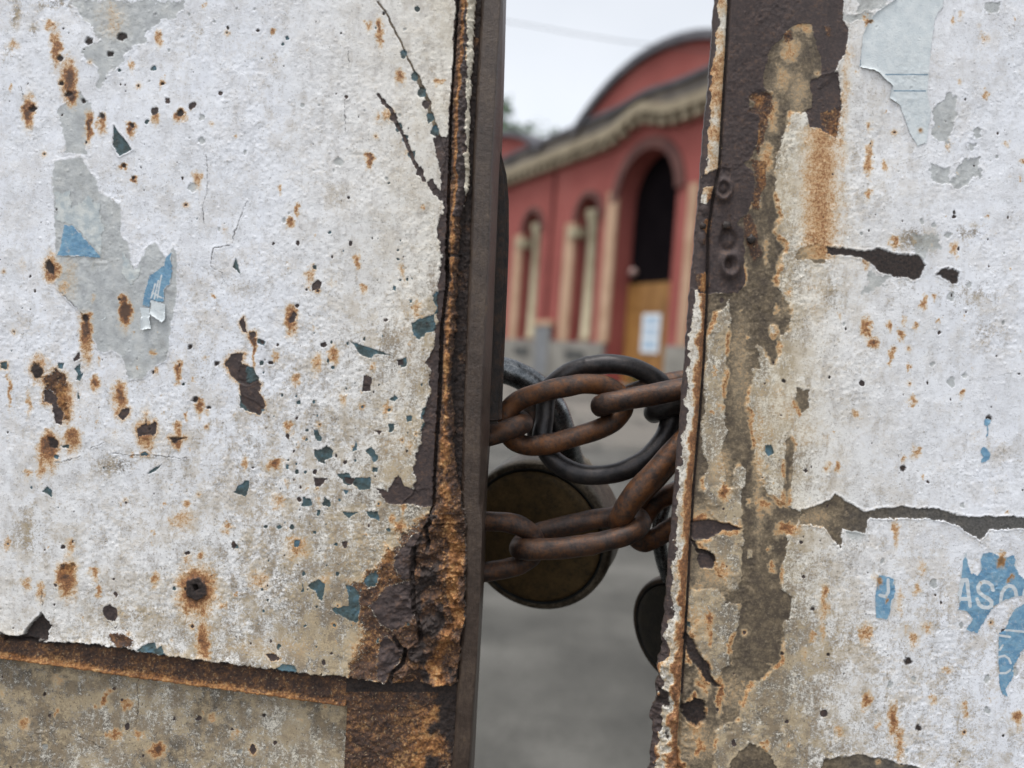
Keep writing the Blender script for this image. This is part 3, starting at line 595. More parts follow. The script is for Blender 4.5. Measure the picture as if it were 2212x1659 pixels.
# the crack through the rusted corner and the cracked bead
L.line('deep', T('G', [(1170, 60), (1140, 100), (1155, 200), (1150, 240)]), 4, 6, 14, .5); L.line('deep', T('G', [(1060, 240), (1055, 400), (1060, 620), (1100, 720), (1105, 830)]), 5, 8, 14, .5)
L.line('deep', T('G', [(935, 815), (970, 880), (1010, 890), (985, 990), (930, 1030), (905, 1100)]), 4.5, 6, 14, 1)
L.line('deep', T('B', [(1360, 1659), (1290, 1659)])+T('D', [(1290, 30), (1270, 120), (1300, 200)]), 3.5, 5, 9, .5)
L.line('deep', T('D', [(1290, 880), (1330, 850)]), 2, 4, 6, .5)
# scaly undulation everywhere, rougher where dirtier
h += np.where((zone == 0) | (zone == 4), (fbm(u/6.5, v/6.5, 3, 5)-.5)*(.2+2.6*F['grime'])*np.clip(.3+3.5*(fbm(u/90, v/120, 3, 4)-.42), .12, 1.2), np.where(zone == 5, .3, 2.5)*(fbm(u/5, v/5, 3, 5)-.5))
h += np.where((zone == 0), 1.2*(fbm(u/22, v/30, 3, 6)-.5), 0)
h += (F['crust'] > .5)*5*(fbm(u/11, v/11, 4, 2)-.5)
zone[(zone == 2) & (v < 1500)] = 6
zone[(zone == 6) & (u < sheetR)] = 0; zone[(zone == 6) & (u < .5*(beadL+beadR)) & (v < 1476)] = 1
names = ['upper_sheet', 'weld_bead', 'stile', 'rail', 'lower_sheet', 'edge_tube', 'channel_strip']
L.build(LG, zone, names, [MG, MG, MG, MG, MG, MBAR, MG], 300)
# glued paper and torn stickers on the left leaf
hp = ink([T('S', [(1120, 560), (1080, 690)]), T('S', [(1150, 530), (1110, 700)]), T('S', [(1180, 480), (1140, 690)]), T('S', [(1090, 640), (1180, 690)])], 1.8)
L.cut('torn_blue_paper', LG, M_BLUE, [T('S', [(250, 0), (345, 0), (420, 80), (600, 290), (600, 312), (350, 302), (180, 297), (215, 220), (240, 60)])], 1.0, (zero, 'stain'), 5)
L.cut('torn_blue_paper', LG, M_BLUE, [T('S', [(1280, 250), (1275, 560), (1220, 600), (1200, 740), (1080, 710), (1060, 780), (995, 770), (1010, 640), (1040, 560), (1060, 480), (1150, 420), (1200, 380), (1215, 310)])], 1.2, (hp, 'stain'), 5)
L.cut('grey_paper_strip', LG, M_GREYP, [T('S', [(170, -300), (300, -330), (330, -180), (480, -300), (600, -180), (640, 60), (620, 200), (600, 290), (430, 90), (345, 0), (180, -30)])], .6, (zero, 'stain'), 14)
L.cut('grey_paper_strip', LG, M_GREYP, [T('S', [(800, 260), (880, 330), (930, 430), (1000, 360), (960, 500), (880, 570), (820, 480)])], .6, (zero, 'stain'), 12)
cl = lambda k: (lambda d, x, y: 2.5+4*np.exp(-d/3.0)*((x*k[0]+y*k[1]) > k[2]))
L.cut('paper_scrap', LG, M_PAPER, [T('S', [(975, 775), (1065, 785), (1090, 990), (985, 1000), (990, 900)])], cl((0, 1, 480+.2279*900)), (zero, 'stain'), 3)
L.cut('paper_scrap', LG, M_PAPER, [T('S', [(1075, 705), (1215, 745), (1225, 890), (1185, 930), (1070, 850)])], cl((0, 1, 486+.2279*830)), (zero, 'stain'), 3)
L.cut('paper_scrap', LG, M_PAPER, [T('S', [(610, 900), (650, 862), (668, 880), (625, 912)])], 3, (zero, 'stain'), 2)
del L

# rounded dark tongue plate fixed behind the tube of the left leaf
def prism(name, pts, y0, y1, mat, parent=None, bev=0.0):
    """outline in picture pixels at depth y0, real thickness y1-y0"""
    bm = bmesh.new(); f = [bm.verts.new(Vector(at(x, y, y0))) for x, y in pts]
    fc = bm.faces.new(f); r = bmesh.ops.extrude_face_region(bm, geom=[fc])
    for q in r['geom']:
        if isinstance(q, bmesh.types.BMVert): q.co.y += y1-y0
    bmesh.ops.recalc_face_normals(bm, faces=bm.faces)
    if bev: bmesh.ops.bevel(bm, geom=[e for e in bm.edges if e.calc_face_angle(0) > .7], offset=bev, segments=3, affect='EDGES')
    me = bpy.data.meshes.new(name); bm.to_mesh(me); bm.free(); return link(name, me, mat, parent)
M_DARK = mat_rusty('dark_browned_steel', (.012, .010, .010), (.030, .023, .020), (.075, .038, .022), .35, .5)
prism('tongue_plate', [(1000, 250), (1055, 258), (1072, 300), (1084, 335), (1094, 375), (1099, 430), (1099, 520), (1096, 600), (1092, 700), (1088, 790), (1083, 915), (1000, 920)], GD+.022, GD+.030, M_DARK, LG, .0015)

# ------------------------------------------------------------------ right gate leaf
RG = empty('gate_leaf', (at(1900, 9000, GD)[0], GD, .05), 'right gate leaf with brown primer streaks, a rust-eaten edge and a torn blue sticker', 'gate', 'two leaves of the chained gate')
R = Grid([(1550, -200), (1543, 0), (1534, 133), (1524, 233), (1507, 433), (1499, 533), (1481, 742), (1467, 925), (1452, 1100), (1435, 1330), (1419, 1462), (1411, 1528), (1412, 1600), (1401, 1659), (1392, 1800)], 1, 905, rag=12)
u, v, F = R.u, R.v, R.F; h = R.h; P = R.poly
rumple = fbm(u/30, v/30, 4, 2)-.5; rough_ = fbm(u/9, v/9, 4, 6)-.5
lipR = cv([(1576, -100), (1572, 0), (1565, 133), (1559, 233), (1552, 360), (1540, 420), (1528, 500), (1526, 600), (1525, 640), (1518, 779), (1509, 907), (1496, 1060), (1490, 1162), (1483, 1272), (1478, 1382), (1470, 1500), (1462, 1659)], v)
lipL = cv([(1550, -200), (1543, 0), (1534, 133), (1524, 233), (1507, 433), (1499, 533), (1481, 742), (1467, 925), (1452, 1100), (1435, 1330), (1419, 1462), (1411, 1528), (1412, 1600), (1401, 1659)], v)
lip = (u+4*R.wu*1.5 < lipR)
zone = np.where(lip, 1, 0)
tl = np.clip((u-lipL)/np.maximum(lipR-lipL, 1), 0, 1)
h += np.where(lip, 9*np.sin(pi*np.clip(tl, 0, 1))**.6-2, 0)
gv = np.exp(-((u-lipR-3)/3.2)**2); h -= 9*gv; 
h += 6*(fbm(u/170, v/170, 2, 3)-.5)
low = np.clip((v-1150)/350, 0, 1)
h += np.where(u < lipR+90, low*(14*rumple+8*rough_)*np.exp(-np.clip(u-lipR-10, 0, 999)/30), 0)
# whole left band is brown primer, the dark scabs, then the surviving paint is put back on top
F['bare'][:] = np.where(lip, 0, np.clip(.5+(1840-.10*v-u)/16, 0, 1)*(u < 1800))
F['grime'][:] = np.clip(.26+.62*np.exp(-np.clip(u-1640, 0, 999)/150)+.30*(fbm(u/110, v/140, 4, 1)-.5)+.24*np.clip((v-900)/500, 0, 1), 0, 1)
F['cream'][:] = np.clip(1.25*np.exp(-np.clip(u-1660, 0, 999)/160), 0, 1)*.85
keep = ('bare', 'chip')
main = [(1822, -300), (1822, 0), (1820, 33), (1830, 60), (1827, 110), (1800, 153), (1814, 200), (1818, 260), (1812, 300), (1790, 292), (1760, 280), (1748, 243), (1710, 243), (1697, 283), (1679, 327), (1674, 360), (1677, 417), (1687, 467), (1674, 500), (1697, 527), (1700, 540), (1688, 560), (1673, 607),
        (1699, 654), (1707, 669), (1706, 713), (1688, 724), (1677, 789), (1662, 782), (1644, 749), (1637, 749), (1638, 779), (1648, 797), (1626, 797), (1622, 822), (1611, 881), (1622, 888), (1626, 943), (1633, 1009), (1640, 1045), (1690, 1090), (1740, 1110), (1702, 1159), (1695, 1199), (1687, 1272), (1713, 1290), (1717, 1323), (1691, 1352), (1695, 1392), (1687, 1433), (1655, 1460), (1612, 1490), (1592, 1557), (1567, 1562), (1545, 1575), (1541, 1660), (1541, 1950), (1400, 2600), (1400, 9000), (9000, 9000), (9000, -6000), (1822, -6000)]
P(keep, main, 14, 1.6, 0, sub=True)
midst = T('U', [(460, 520), (520, 480), (545, 430), (545, 560), (532, 680), (522, 900), (505, 1000), (515, 1100), (522, 1250), (500, 1350), (520, 1500), (505, 1540), (490, 1659), (410, 1659), (380, 1500), (420, 1420), (380, 1330), (375, 1180), (400, 1080), (390, 900), (410, 780), (400, 670), (430, 600)])
P(keep, midst, 12, 1.6, 0, sub=True)
P(keep, T('W', [(375, 0), (425, 80), (440, 170), (490, 210), (610, 240), (615, 0)]), 12, 1.6, 0, sub=True)
P(keep, T('W', [(350, 330), (430, 300), (520, 270), (620, 250), (625, 420), (600, 600), (540, 610), (470, 490), (450, 420), (400, 380)]), 14, 1.6, 0, sub=True)
P(keep, T('W', [(330, 600), (480, 600), (520, 680), (600, 695), (602, 800), (545, 930), (545, 1040), (500, 1070), (480, 1160), (400, 1080), (375, 960), (310, 860), (300, 700)]), 14, 1.6, 0, sub=True)
P(keep, T('U', [(570, 1440), (600, 1410), (640, 1440), (630, 1550), (590, 1600), (560, 1570)]), 8, 1.2, 0, sub=True)
P(keep, T('U', [(460, 380), (500, 385), (500, 410), (465, 400)]), 5, 1, 0, sub=True)
P(keep, T('U', [(780, 590), (815, 590), (830, 640), (800, 665), (780, 630)]), 6, 1, 0, sub=True)
P(keep, T('W', [(655, 365), (680, 370), (680, 415), (650, 425)]), 4, 1, 0, sub=True)
P('bare', T('U', [(905, 1250), (930, 1290), (915, 1400), (900, 1660), (860, 1660), (865, 1400), (875, 1280)]), 8)
P('bare', T('U', [(940, 960), (1000, 980), (1010, 1080), (960, 1110), (930, 1060)]), 12, .4)
P('teal', T('U', [(755, 1300), (790, 1295), (810, 1350), (770, 1370), (755, 1345)]), 4)
# dark rusted face at the top
P('chip', T('P', [(585, -200), (1340, -200), (1335, 0), (1330, 100), (1362, 190), (1350, 330), (1270, 460), (1240, 520), (1190, 560), (1180, 520), (1195, 420), (1160, 300), (1130, 160), (1060, 150), (980, 190), (930, 260), (870, 310), (845, 380), (812, 460), (815, 570), (860, 600), (830, 590), (720, 620), (730, 720), (800, 760), (780, 900), (760, 990), (735, 1040), (690, 1060), (750, 1130), (760, 1300), (700, 1380), (640, 1440), (690, 1490), (690, 1580), (700, 1700), (690, 1850), (640, 1900), (520, 1900), (500, 1400), (540, 1100)]), 10, -1.5, 1)
P('chip', T('P', [(1120, 520), (1290, 460), (1310, 600), (1320, 720), (1240, 880), (1170, 830), (1110, 820), (1090, 720), (1130, 700)]), 12, .5, 1, halo=0)
P('crust', T('P', [(1200, 165), (1245, 170), (1245, 235), (1215, 210)]), 6, -1); P('crust', T('P', [(940, 230), (1000, 190), (1010, 260), (960, 280)]), 8, -.5)
P('crust', T('P', [(715, 620), (790, 590), (860, 600), (880, 680), (850, 760), (820, 900), (790, 1000), (770, 980), (790, 760), (715, 730), (760, 680)]), 12, .3)
P('crust', T('P', [(1195, 730), (1270, 710), (1320, 700), (1310, 830), (1280, 900), (1230, 860), (1195, 800)]), 12, .2)
P('crust', T('P', [(735, 1040), (830, 1045), (840, 1200), (810, 1240), (790, 1350), (750, 1340), (760, 1180)]), 10, -.8); P('crust', T('P', [(690, 1390), (730, 1380), (770, 1480), (800, 1659), (750, 1700), (690, 1520)]), 8, -1)
P(keep, T('P', [(770, 1260), (800, 1250), (795, 1355), (765, 1340)]), 5, .5, 0, sub=True)
for x, y, rx, ry, am in [(1705, 110, 22, 30, .42), (1690, 170, 26, 40, .30), (1725, 200, 24, 50, .30), (1668, 250, 14, 40, .45), (1655, 340, 16, 40, .45), (1645, 380, 14, 30, .5), (1640, 215, 16, 14, .6), (1735, 60, 30, 16, .4), (1790, 230, 26, 26, .35), (1800, 275, 20, 20, .4), (1640, 1000, 14, 200, .3), (1600, 800, 30, 160, .22), (1510, 760, 14, 60, .35), (1690, 880, 60, 60, .20), (1735, 930, 50, 60, .17), (1660, 930, 40, 60, .2), (1760, 640, 40, 110, .16), (1700, 640, 20, 60, .2), (1545, 1240, 50, 60, .26), (1520, 1120, 40, 40, .3), (1560, 1010, 30, 60, .25), (1590, 1500, 50, 60, .22), (1500, 1600, 60, 60, .25), (1700, 430, 30, 120, .15), (1790, 480, 70, 140, .2), (1840, 560, 30, 160, .12), (1500, 1340, 40, 60, .3), (1760, 1120, 60, 40, .2)]:
    R.soft('stain', x, y, rx, ry, am)
# orange run-off over the pale patch
i = np.nonzero((u > 1690) & (u < 1840) & (v > 230) & (v < 560))[0]
q = np.exp(-((u[i]-(1772-.02*(v[i]-400))+14*R.wu[i])/44)**2)*np.clip((v[i]-262)/20, 0, 1)*np.clip((700-v[i])/160, 0, 1)
F['stain'][i] = np.maximum(F['stain'][i], .50*q)
i = np.nonzero((v < 420) & (u > 1780) & (u < 1900))[0]
F['stain'][:] = np.minimum(F['stain'], .8)
for k_ in range(14): R.soft('stain', 1822-.02*k_*20+rng.uniform(-6, 6), 120+k_*32, 14, 26, .33 if k_ < 8 else .2, 10)
for x, y, rx, ry, am, run in [(1873, 80*.54, 10, 5, .8, 3), (2055, 42, 6, 7, .55, 3), (2127, 200, 6, 10, .5, 3), (1880, 268, 7, 12, .5, 8), (1880, 320, 8, 16, .5, 8), (1877, 345, 9, 22, .6, 14), (1910, 355, 7, 12, .5, 6), (1876, 420, 8, 12, .6, 4), (2175, 310, 10, 8, .35, 2), (2210, 345, 8, 6, .6, 2), (1930, 520, 9, 14, .6, 8), (2062, 540, 8, 12, .5, 6),
        (1870, 700, 12, 18, .75, 6), (1880, 735, 12, 10, .75, 6), (1918, 705, 7, 9, .65, 4), (1945, 720, 9, 9, .65, 8), (1925, 760, 7, 12, .55, 6), (1920, 780, 7, 8, .6, 4), (1953, 690, 5, 10, .4, 2), (1848, 890, 7, 9, .5, 4), (1970, 865, 14, 7, .55, 2), (2082, 845, 8, 9, .55, 6), (1980, 970, 12, 12, .55, 4), (1950, 990, 6, 12, .5, 4), (1812, 1005, 7, 8, .55, 4),
        (1785, 1005, 9, 12, .4, 6), (1935, 1140, 9, 22, .5, 20), (1780, 1275, 9, 16, .6, 16), (1778, 1310, 12, 26, .45, 10), (1868, 1365, 14, 20, .55, 8), (1975, 1380, 12, 14, .5, 6), (1870, 1510, 9, 16, .7, 4), (1930, 1550, 12, 30, .75, 20), (1945, 1600, 12, 30, .5, 20), (1780, 1360, 7, 26, .4, 10), (1755, 1370, 7, 14, .45, 6), (1810, 1580, 12, 12, .45, 6), (2000, 1350, 12, 10, .4, 6),
        (2045, 1440, 14, 9, .45, 4), (1980, 1270, 8, 12, .5, 8), (1895, 1560, 8, 10, .4, 6), (2085, 1540, 7, 7, .5, 3), (1945, 1290, 8, 26, .35, 20), (1990, 1225, 9, 16, .35, 10), (1650, 1090, 20, 12, .6, 6), (1700, 1140, 26, 12, .8, 6), (1530, 1330, 14, 16, .75, 10), (1560, 1230, 16, 14, .5, 8), (1510, 1120, 22, 10, .8, 6), (1565, 1058, 16, 16, .75, 8), (1480, 1290, 12, 30, .5, 10), (1520, 1450, 14, 40, .6, 20), (1555, 1500, 8, 40, .8, 10), (1500, 1560, 20, 30, .5, 10), (1655, 540, 8, 40, .3, 10), (1680, 850, 20, 30, .22, 10), (1700, 890, 30, 30, .22, 10), (1740, 950, 20, 24, .2, 10)]:
    R.soft('stain', x, y, rx, ry, am, run)
# orange seams where paint meets the primer
sel = (u > lipR) & (u < 1730)
e_ = 4*F['bare']*(1-F['bare'])+4*F['chip']*(1-F['chip'])
F['stain'][:] = np.where(sel, np.maximum(F['stain'], np.clip(e_, 0, 1)*.5*np.clip(5*(fbm(u/50, v/50, 3, 2)-.46), .1, 1)), F['stain'])
# the folded lip: dark edge, white band, orange flank
tj = tl+.75*rumple*(.6+.7*low)+.34*rough_
F['chip'][:] = np.where(lip, np.clip(.5+(.24-tj)*3, 0, 1), F['chip']); F['bare'][lip] = 0; F['grime'][lip] *= .75; F['cream'][lip] *= .8
F['stain'][:] = np.where(lip, np.clip(1.25-np.abs(tj-.88)*3.0, 0, .70), F['stain'])
F['stain'][:] = np.where(lip & (v < 420), np.clip(.36+.8*rumple, .12, .7), F['stain'])
F['deep'][:] = np.where(gv > .35, np.clip(gv*1.1, 0, .95), 0)*(v < 1500)
F['deep'][:] = np.maximum(F['deep'], np.where((u < lipR+70) & (low > 0), np.clip(low*(-2.6*(fbm(u/26, v/34, 3, 5)-.40)), 0, .9), 0))
F['stain'][:] = np.maximum(F['stain'], np.where((u < lipR+60) & (low > 0), np.clip(low*3.2*(fbm(u/24, v/30, 3, 7)-.5), 0, .75), 0))
P('chip', T('P', [(540, 1080), (420, 1150), (400, 1330), (370, 1500), (360, 1700), (330, 1850), (400, 1900), (560, 1900), (600, 1400), (600, 1100)]), 12, 1.5, .8)
P('crust', T('P', [(440, 1420), (480, 1430), (470, 1510), (430, 1590), (400, 1590), (430, 1540), (410, 1450)]), 8, -1.5); P(keep, T('P', [(420, 1220), (490, 1200), (470, 1290), (440, 1330), (405, 1310)]), 8, 1, 0, sub=True)
P('crust', T('U', [(340, 280), (410, 290), (430, 350), (390, 400), (350, 380)]), 8, -1.5)
P('chip', T('W', [(320, 200), (430, 190), (520, 210), (620, 245), (500, 260), (420, 300), (330, 310)]), 8, 3, 1); P('chip', T('W', [(370, 370), (430, 380), (460, 420), (440, 480), (380, 480), (350, 420)]), 8, 4, 1)
P('deep', T('W', [(270, 860), (330, 900), (380, 1000), (440, 1100), (490, 1190), (400, 1150), (370, 1080), (290, 980)]), 12, 4, .5)
P('deep', T('W', [(280, 1280), (330, 1250), (400, 1270), (400, 1370), (350, 1420), (290, 1380), (260, 1340)]), 12, 8, 1); P('deep', T('W', [(120, 1180), (190, 1200), (190, 1290), (120, 1280)]), 12, 4, 1)
P('teal', T('W', [(290, 795), (310, 795), (310, 830), (285, 820)]), 4)
R.line('deep', T('W', [(325, 320), (360, 380), (440, 400), (455, 430)]), 3, 8, 7, 1)
for x, y, rx, ry, am in [(1975, 520, 60, 40, .95), (2090, 505, 60, 26, .8), (2090, 640, 120, 60, .62), (2130, 720, 80, 70, .6), (1960, 610, 40, 90, .55), (1790, 640, 60, 80, .75), (1840, 330, 40, 80, .5), (2160, 970, 50, 60, .55), (1990, 1050, 60, 20, .6), (1985, 1250, 70, 60, .62), (1900, 1330, 80, 60, .6), (2100, 1300, 30, 60, .6), (1850, 1180, 50, 50, .6), (1680, 1000, 60, 60, .8), (1690, 790, 60, 60, .85), (1620, 1600, 60, 40, .8)]:
    R.soft('grime', x, y, rx, ry, am)
# black tar-like smear, cracks in the paint across the sheet
P('bare', T('V', [(-30, 195), (0, 130), (60, 118), (150, 120), (150, 230), (90, 225), (50, 205), (0, 210)]), 8, .6)
for p in ([(150, 122), (370, 155), (450, 138), (560, 170), (700, 182), (738, 235), (705, 325), (560, 305), (500, 290), (400, 225), (350, 190), (150, 172)], [(795, 290), (850, 255), (935, 270), (920, 350), (880, 355), (860, 320)]):
    P('deep', T('V', p), 10, .8, .8); 
P('glue', T('V', [(670, 60), (820, 50), (830, 140), (760, 150), (740, 220), (680, 200)]), 26, .2, 0); P('glue', T('V', [(400, 280), (540, 300), (520, 350), (380, 410)]), 26, .2, 0)
for p in ([(0, 130), (170, 80), (210, 40), (290, 90), (380, 140), (440, 125), (600, 112), (820, 132), (1000, 170), (1400, 182), (1400, 240), (1200, 242), (1110, 250), (1060, 320), (1000, 270), (900, 208), (760, 183), (560, 180), (400, 178), (390, 280), (250, 240), (240, 370), (180, 280), (140, 230), (0, 220)], [(100, 1700), (150, 1610), (350, 1580), (500, 1605), (700, 1659), (800, 1720)]):
    P('bare', T('X', p), 10, 1.2, 1)
P('bare', T('W', [(540, 1659), (600, 1560), (670, 1510), (790, 1580), (830, 1700), (560, 1700)]), 14, 1, 1)
P('glue', T('X', [(260, 170), (360, 170), (400, 290), (340, 320), (280, 290)]), 22, 0, 0); P('glue', T('X', [(720, 130), (800, 140), (790, 200), (720, 180)]), 18, 0, 0)
for p in ([(880, 680), (960, 600), (1030, 640), (1010, 700), (990, 850), (960, 950), (850, 870)], [(840, 1060), (960, 1090), (970, 1190), (1070, 1020), (1180, 1030), (1160, 1140), (1020, 1220), (860, 1180)], [(1120, 830), (1180, 840), (1170, 900), (1110, 890)], [(1090, 930), (1140, 930), (1140, 970), (1100, 970)], [(1190, 30), (1300, 10), (1290, 90), (1200, 90)], [(370, -60), (600, -60), (560, 40), (430, 90), (370, 80)], [(280, 92), (480, 90), (440, 125), (380, 135), (280, 130)]):
    P('glue', T('Q', p), 18, .6, .5)
for x, y, r, k in [(2135, 905, 8, 'deep'), (1860, 625*.54+490, 6, 'chip'), (1960, 1430, 9, 'deep'), (1985, 1572, 8, 'deep'), (1755, 1315, 6, 'deep'), (1790, 1415, 4, 'deep'), (1736, 1245, 4, 'chip'), (2085, 810, 6, 'glue'), (2050, 510, 8, 'glue'), (2165, 1360, 6, 'chip'), (1690, 1413, 5, 'deep'), (1950, 1012, 7, 'deep'), (1740, 1016, 5, 'chip'), (1692, 823, 5, 'deep'), (2005, 1040, 4, 'chip'), (1730, 1170, 5, 'chip'), (2060, 470, 5, 'chip'), (1780, 1540, 9, 'chip')]:
    R.blob(k, x, y, r, None, 1.0, 0, rng)
onR = lambda x, y: x > 1700
scatter(R, 90, (1690, 0, 2260, 1700), ['stain'], 1.5, 7, 0, onR); scatter(R, 130, (1650, 0, 2260, 1700), ['chip', 'deep', 'chip', 'glue'], 1.2, 3.6, .1, onR)
scatter(R, 25, (1850, 200, 2260, 1700), ['glue'], 4, 12, 0, onR)
scatter(R, 50, (1500, 600, 1700, 1650), ['stain', 'chip', 'stain'], 2, 8, .3)
scatter(R, 160, (2260, -1100, 3700, 2800), ['stain', 'chip', 'glue', 'stain', 'stain'], 3, 26, .2)
scatter(R, 200, (2260, -3000, 8000, 7000), ['stain', 'chip', 'glue', 'stain'], 8, 50, .2)
for c, p in (('V', [(1100, 780), (1110, 900), (1240, 880), (1220, 1000)]), ('X', [(720, 810), (880, 830)]), ('V', [(860, 1475), (1050, 1480)]), ('Q', [(640, 1050), (820, 1010), (850, 1150)])):
    R.line('glue', T(c, p), .6, 10, .6, .4, 3)
h += (fbm(u/7, v/7, 3, 5)-.5)*(.25+2.4*F['grime'])*np.clip(.3+3.5*(fbm(u/90, v/120, 3, 4)-.42), .15, 1.2); h += .8*(fbm(u/24, v/34, 3, 6)-.5)
# burnt rings and weld pips beside the lip
def dome(x, y, r, a, ring=0):
    i = np.nonzero((abs(u-x) < r*2.2) & (abs(v-y) < r*2.8))[0]; d = np.sqrt((u[i]-x)**2+((v[i]-y)*.75)**2)
    h[i] += a*(np.exp(-((d-ring)/(r*.33))**2) if ring else np.clip(1-(d/r)**2, 0, 1)**.6)
    F['chip'][i] = np.maximum(F['chip'][i], np.clip(1.6-d/r, 0, 1)); F['stain'][i] = np.where(d < r*1.3, 0, F['stain'][i])
dome(1562, 410, 17, 9, 15); dome(1562, 408, 7, 5); dome(1577, 572, 22, 9, 17); dome(1573, 570, 9, -9); dome(1574, 522, 18, -7, 14)
dome(1522, 455, 9, 3); dome(1516, 515, 10, 3)
R.build(RG, zone, ['sheet', 'folded_edge'], [MG, MG], 40, 7, 60)
# weld pips
def pip(x, y, r, nm='rivet'):
    bm = bmesh.new(); bmesh.ops.create_uvsphere(bm, u_segments=20, v_segments=12, radius=1)
    c = at(x, y, GD-.0006)
    for q in bm.verts:
        n = 1+.12*math.sin(q.co.x*5+x)+.08*math.sin(q.co.z*7)
        q.co = Vector((c[0]+q.co.x*r*PX*n, c[1]+q.co.y*r*PX*.55, c[2]+q.co.z*r*PX*n))
    me = bpy.data.meshes.new(nm); bm.to_mesh(me); bm.free(); me.polygons.foreach_set('use_smooth', [True]*len(me.polygons)); return link(nm, me, M_DARK, RG)
pip(1569, 487, 9); pip(1623, 517, 10); pip(1518, 488, 7)
# stickers and notice on the right leaf
asq = [T('Y', [(352, 398), (330, 480), (308, 600)]), T('Y', [(350, 398), (388, 398), (400, 500), (418, 645)]), T('Y', [(325, 575), (405, 582)]),
       T('Y', [(636, 495), (625, 450), (590, 422), (550, 415), (512, 432), (492, 470), (500, 510), (540, 545), (590, 575), (622, 605), (622, 640), (590, 662), (540, 656), (502, 630), (484, 580)]),
       T('Y', [(712, 640), (712, 580), (722, 520), (748, 475), (785, 452), (825, 462), (852, 500), (862, 560)]), T('Y', [(960, 480), (938, 500), (932, 560), (934, 640), (950, 680)])]
R.cut('torn_blue_sticker', RG, M_BLUE, [T('Y', [(385, 120), (400, 150), (395, 220), (430, 330), (490, 345), (520, 300), (515, 200), (540, 140), (640, 135), (700, 175), (760, 180), (840, 165), (860, 260), (880, 350), (940, 385), (1100, 420), (1100, 500), (939, 565), (870, 560), (760, 600), (640, 640), (600, 720), (530, 830), (495, 905), (370, 880), (420, 800), (440, 760), (370, 700), (290, 680), (315, 640), (300, 520), (330, 400), (345, 220), (370, 170)])], 1.0, (ink(asq, 4.0), 'stain'), 6)
cc = [T('Y', [(700, 1130), (750, 1118), (790, 1145), (808, 1190)]), T('Y', [(700, 1280), (760, 1282), (805, 1255)]), T('Y', [(735, 872), (939, 892), (1100, 905)]), T('Y', [(700, 925), (800, 940)]), T('Y', [(705, 1060), (730, 1020)])]
R.cut('torn_blue_sticker', RG, M_BLUE, [T('Y', [(1100, 560), (939, 620), (860, 660), (820, 700), (740, 870), (690, 900), (685, 1150), (690, 1380), (720, 1480), (780, 1500), (750, 1430), (820, 1350), (850, 1290), (850, 1200), (900, 1110), (939, 1060), (1100, 980)])], 1.0, (ink(cc, 2.4), 'stain'), 6)
R.cut('torn_blue_scrap', RG, M_BLUE, [T('X', [(465, 510), (560, 530), (560, 640), (520, 780), (445, 770), (440, 640), (450, 560)])], 1.2, (ink([T('X', [(500, 500), (560, 490)]), T('X', [(520, 545), (520, 620), (505, 645), (470, 635)])], 3.4), 'stain'), 4)
R.cut('torn_notice', RG, M_PAPER, [T('Q', [(610, -80), (935, -80), (930, 0), (920, 50), (870, 130), (850, 300), (830, 480), (820, 600), (850, 720), (820, 930), (760, 950), (700, 850), (640, 680), (570, 640), (590, 560), (500, 470), (375, 440), (400, 230), (440, 130), (490, 80), (610, 0)])],
      lambda d, x, y: 1.3+3.2*np.exp(-d/3.5)*(x < 1935), (ink([T('Q', [(384, 300), (384, 428)]), T('Q', [(552, 485), (822, 487)]), T('Q', [(607, 591), (808, 592)])], 1.5), 'stain'), 4)
R.cut('blue_print_mark', RG, M_BLUE, [T('V', [(1085, 1145), (1110, 1138), (1130, 1150), (1122, 1175), (1110, 1185), (1114, 1215), (1105, 1250), (1090, 1258), (1100, 1220), (1098, 1190), (1080, 1180)])], .9, (zero, zero), 2)
R.cut('blue_print_mark', RG, M_BLUE, [T('V', [(1065, 1315), (1085, 1305), (1112, 1320), (1126, 1352), (1115, 1385), (1085, 1402), (1060, 1405), (1064, 1380), (1075, 1368), (1060, 1345)])], .9, (zero, zero), 2)
del R

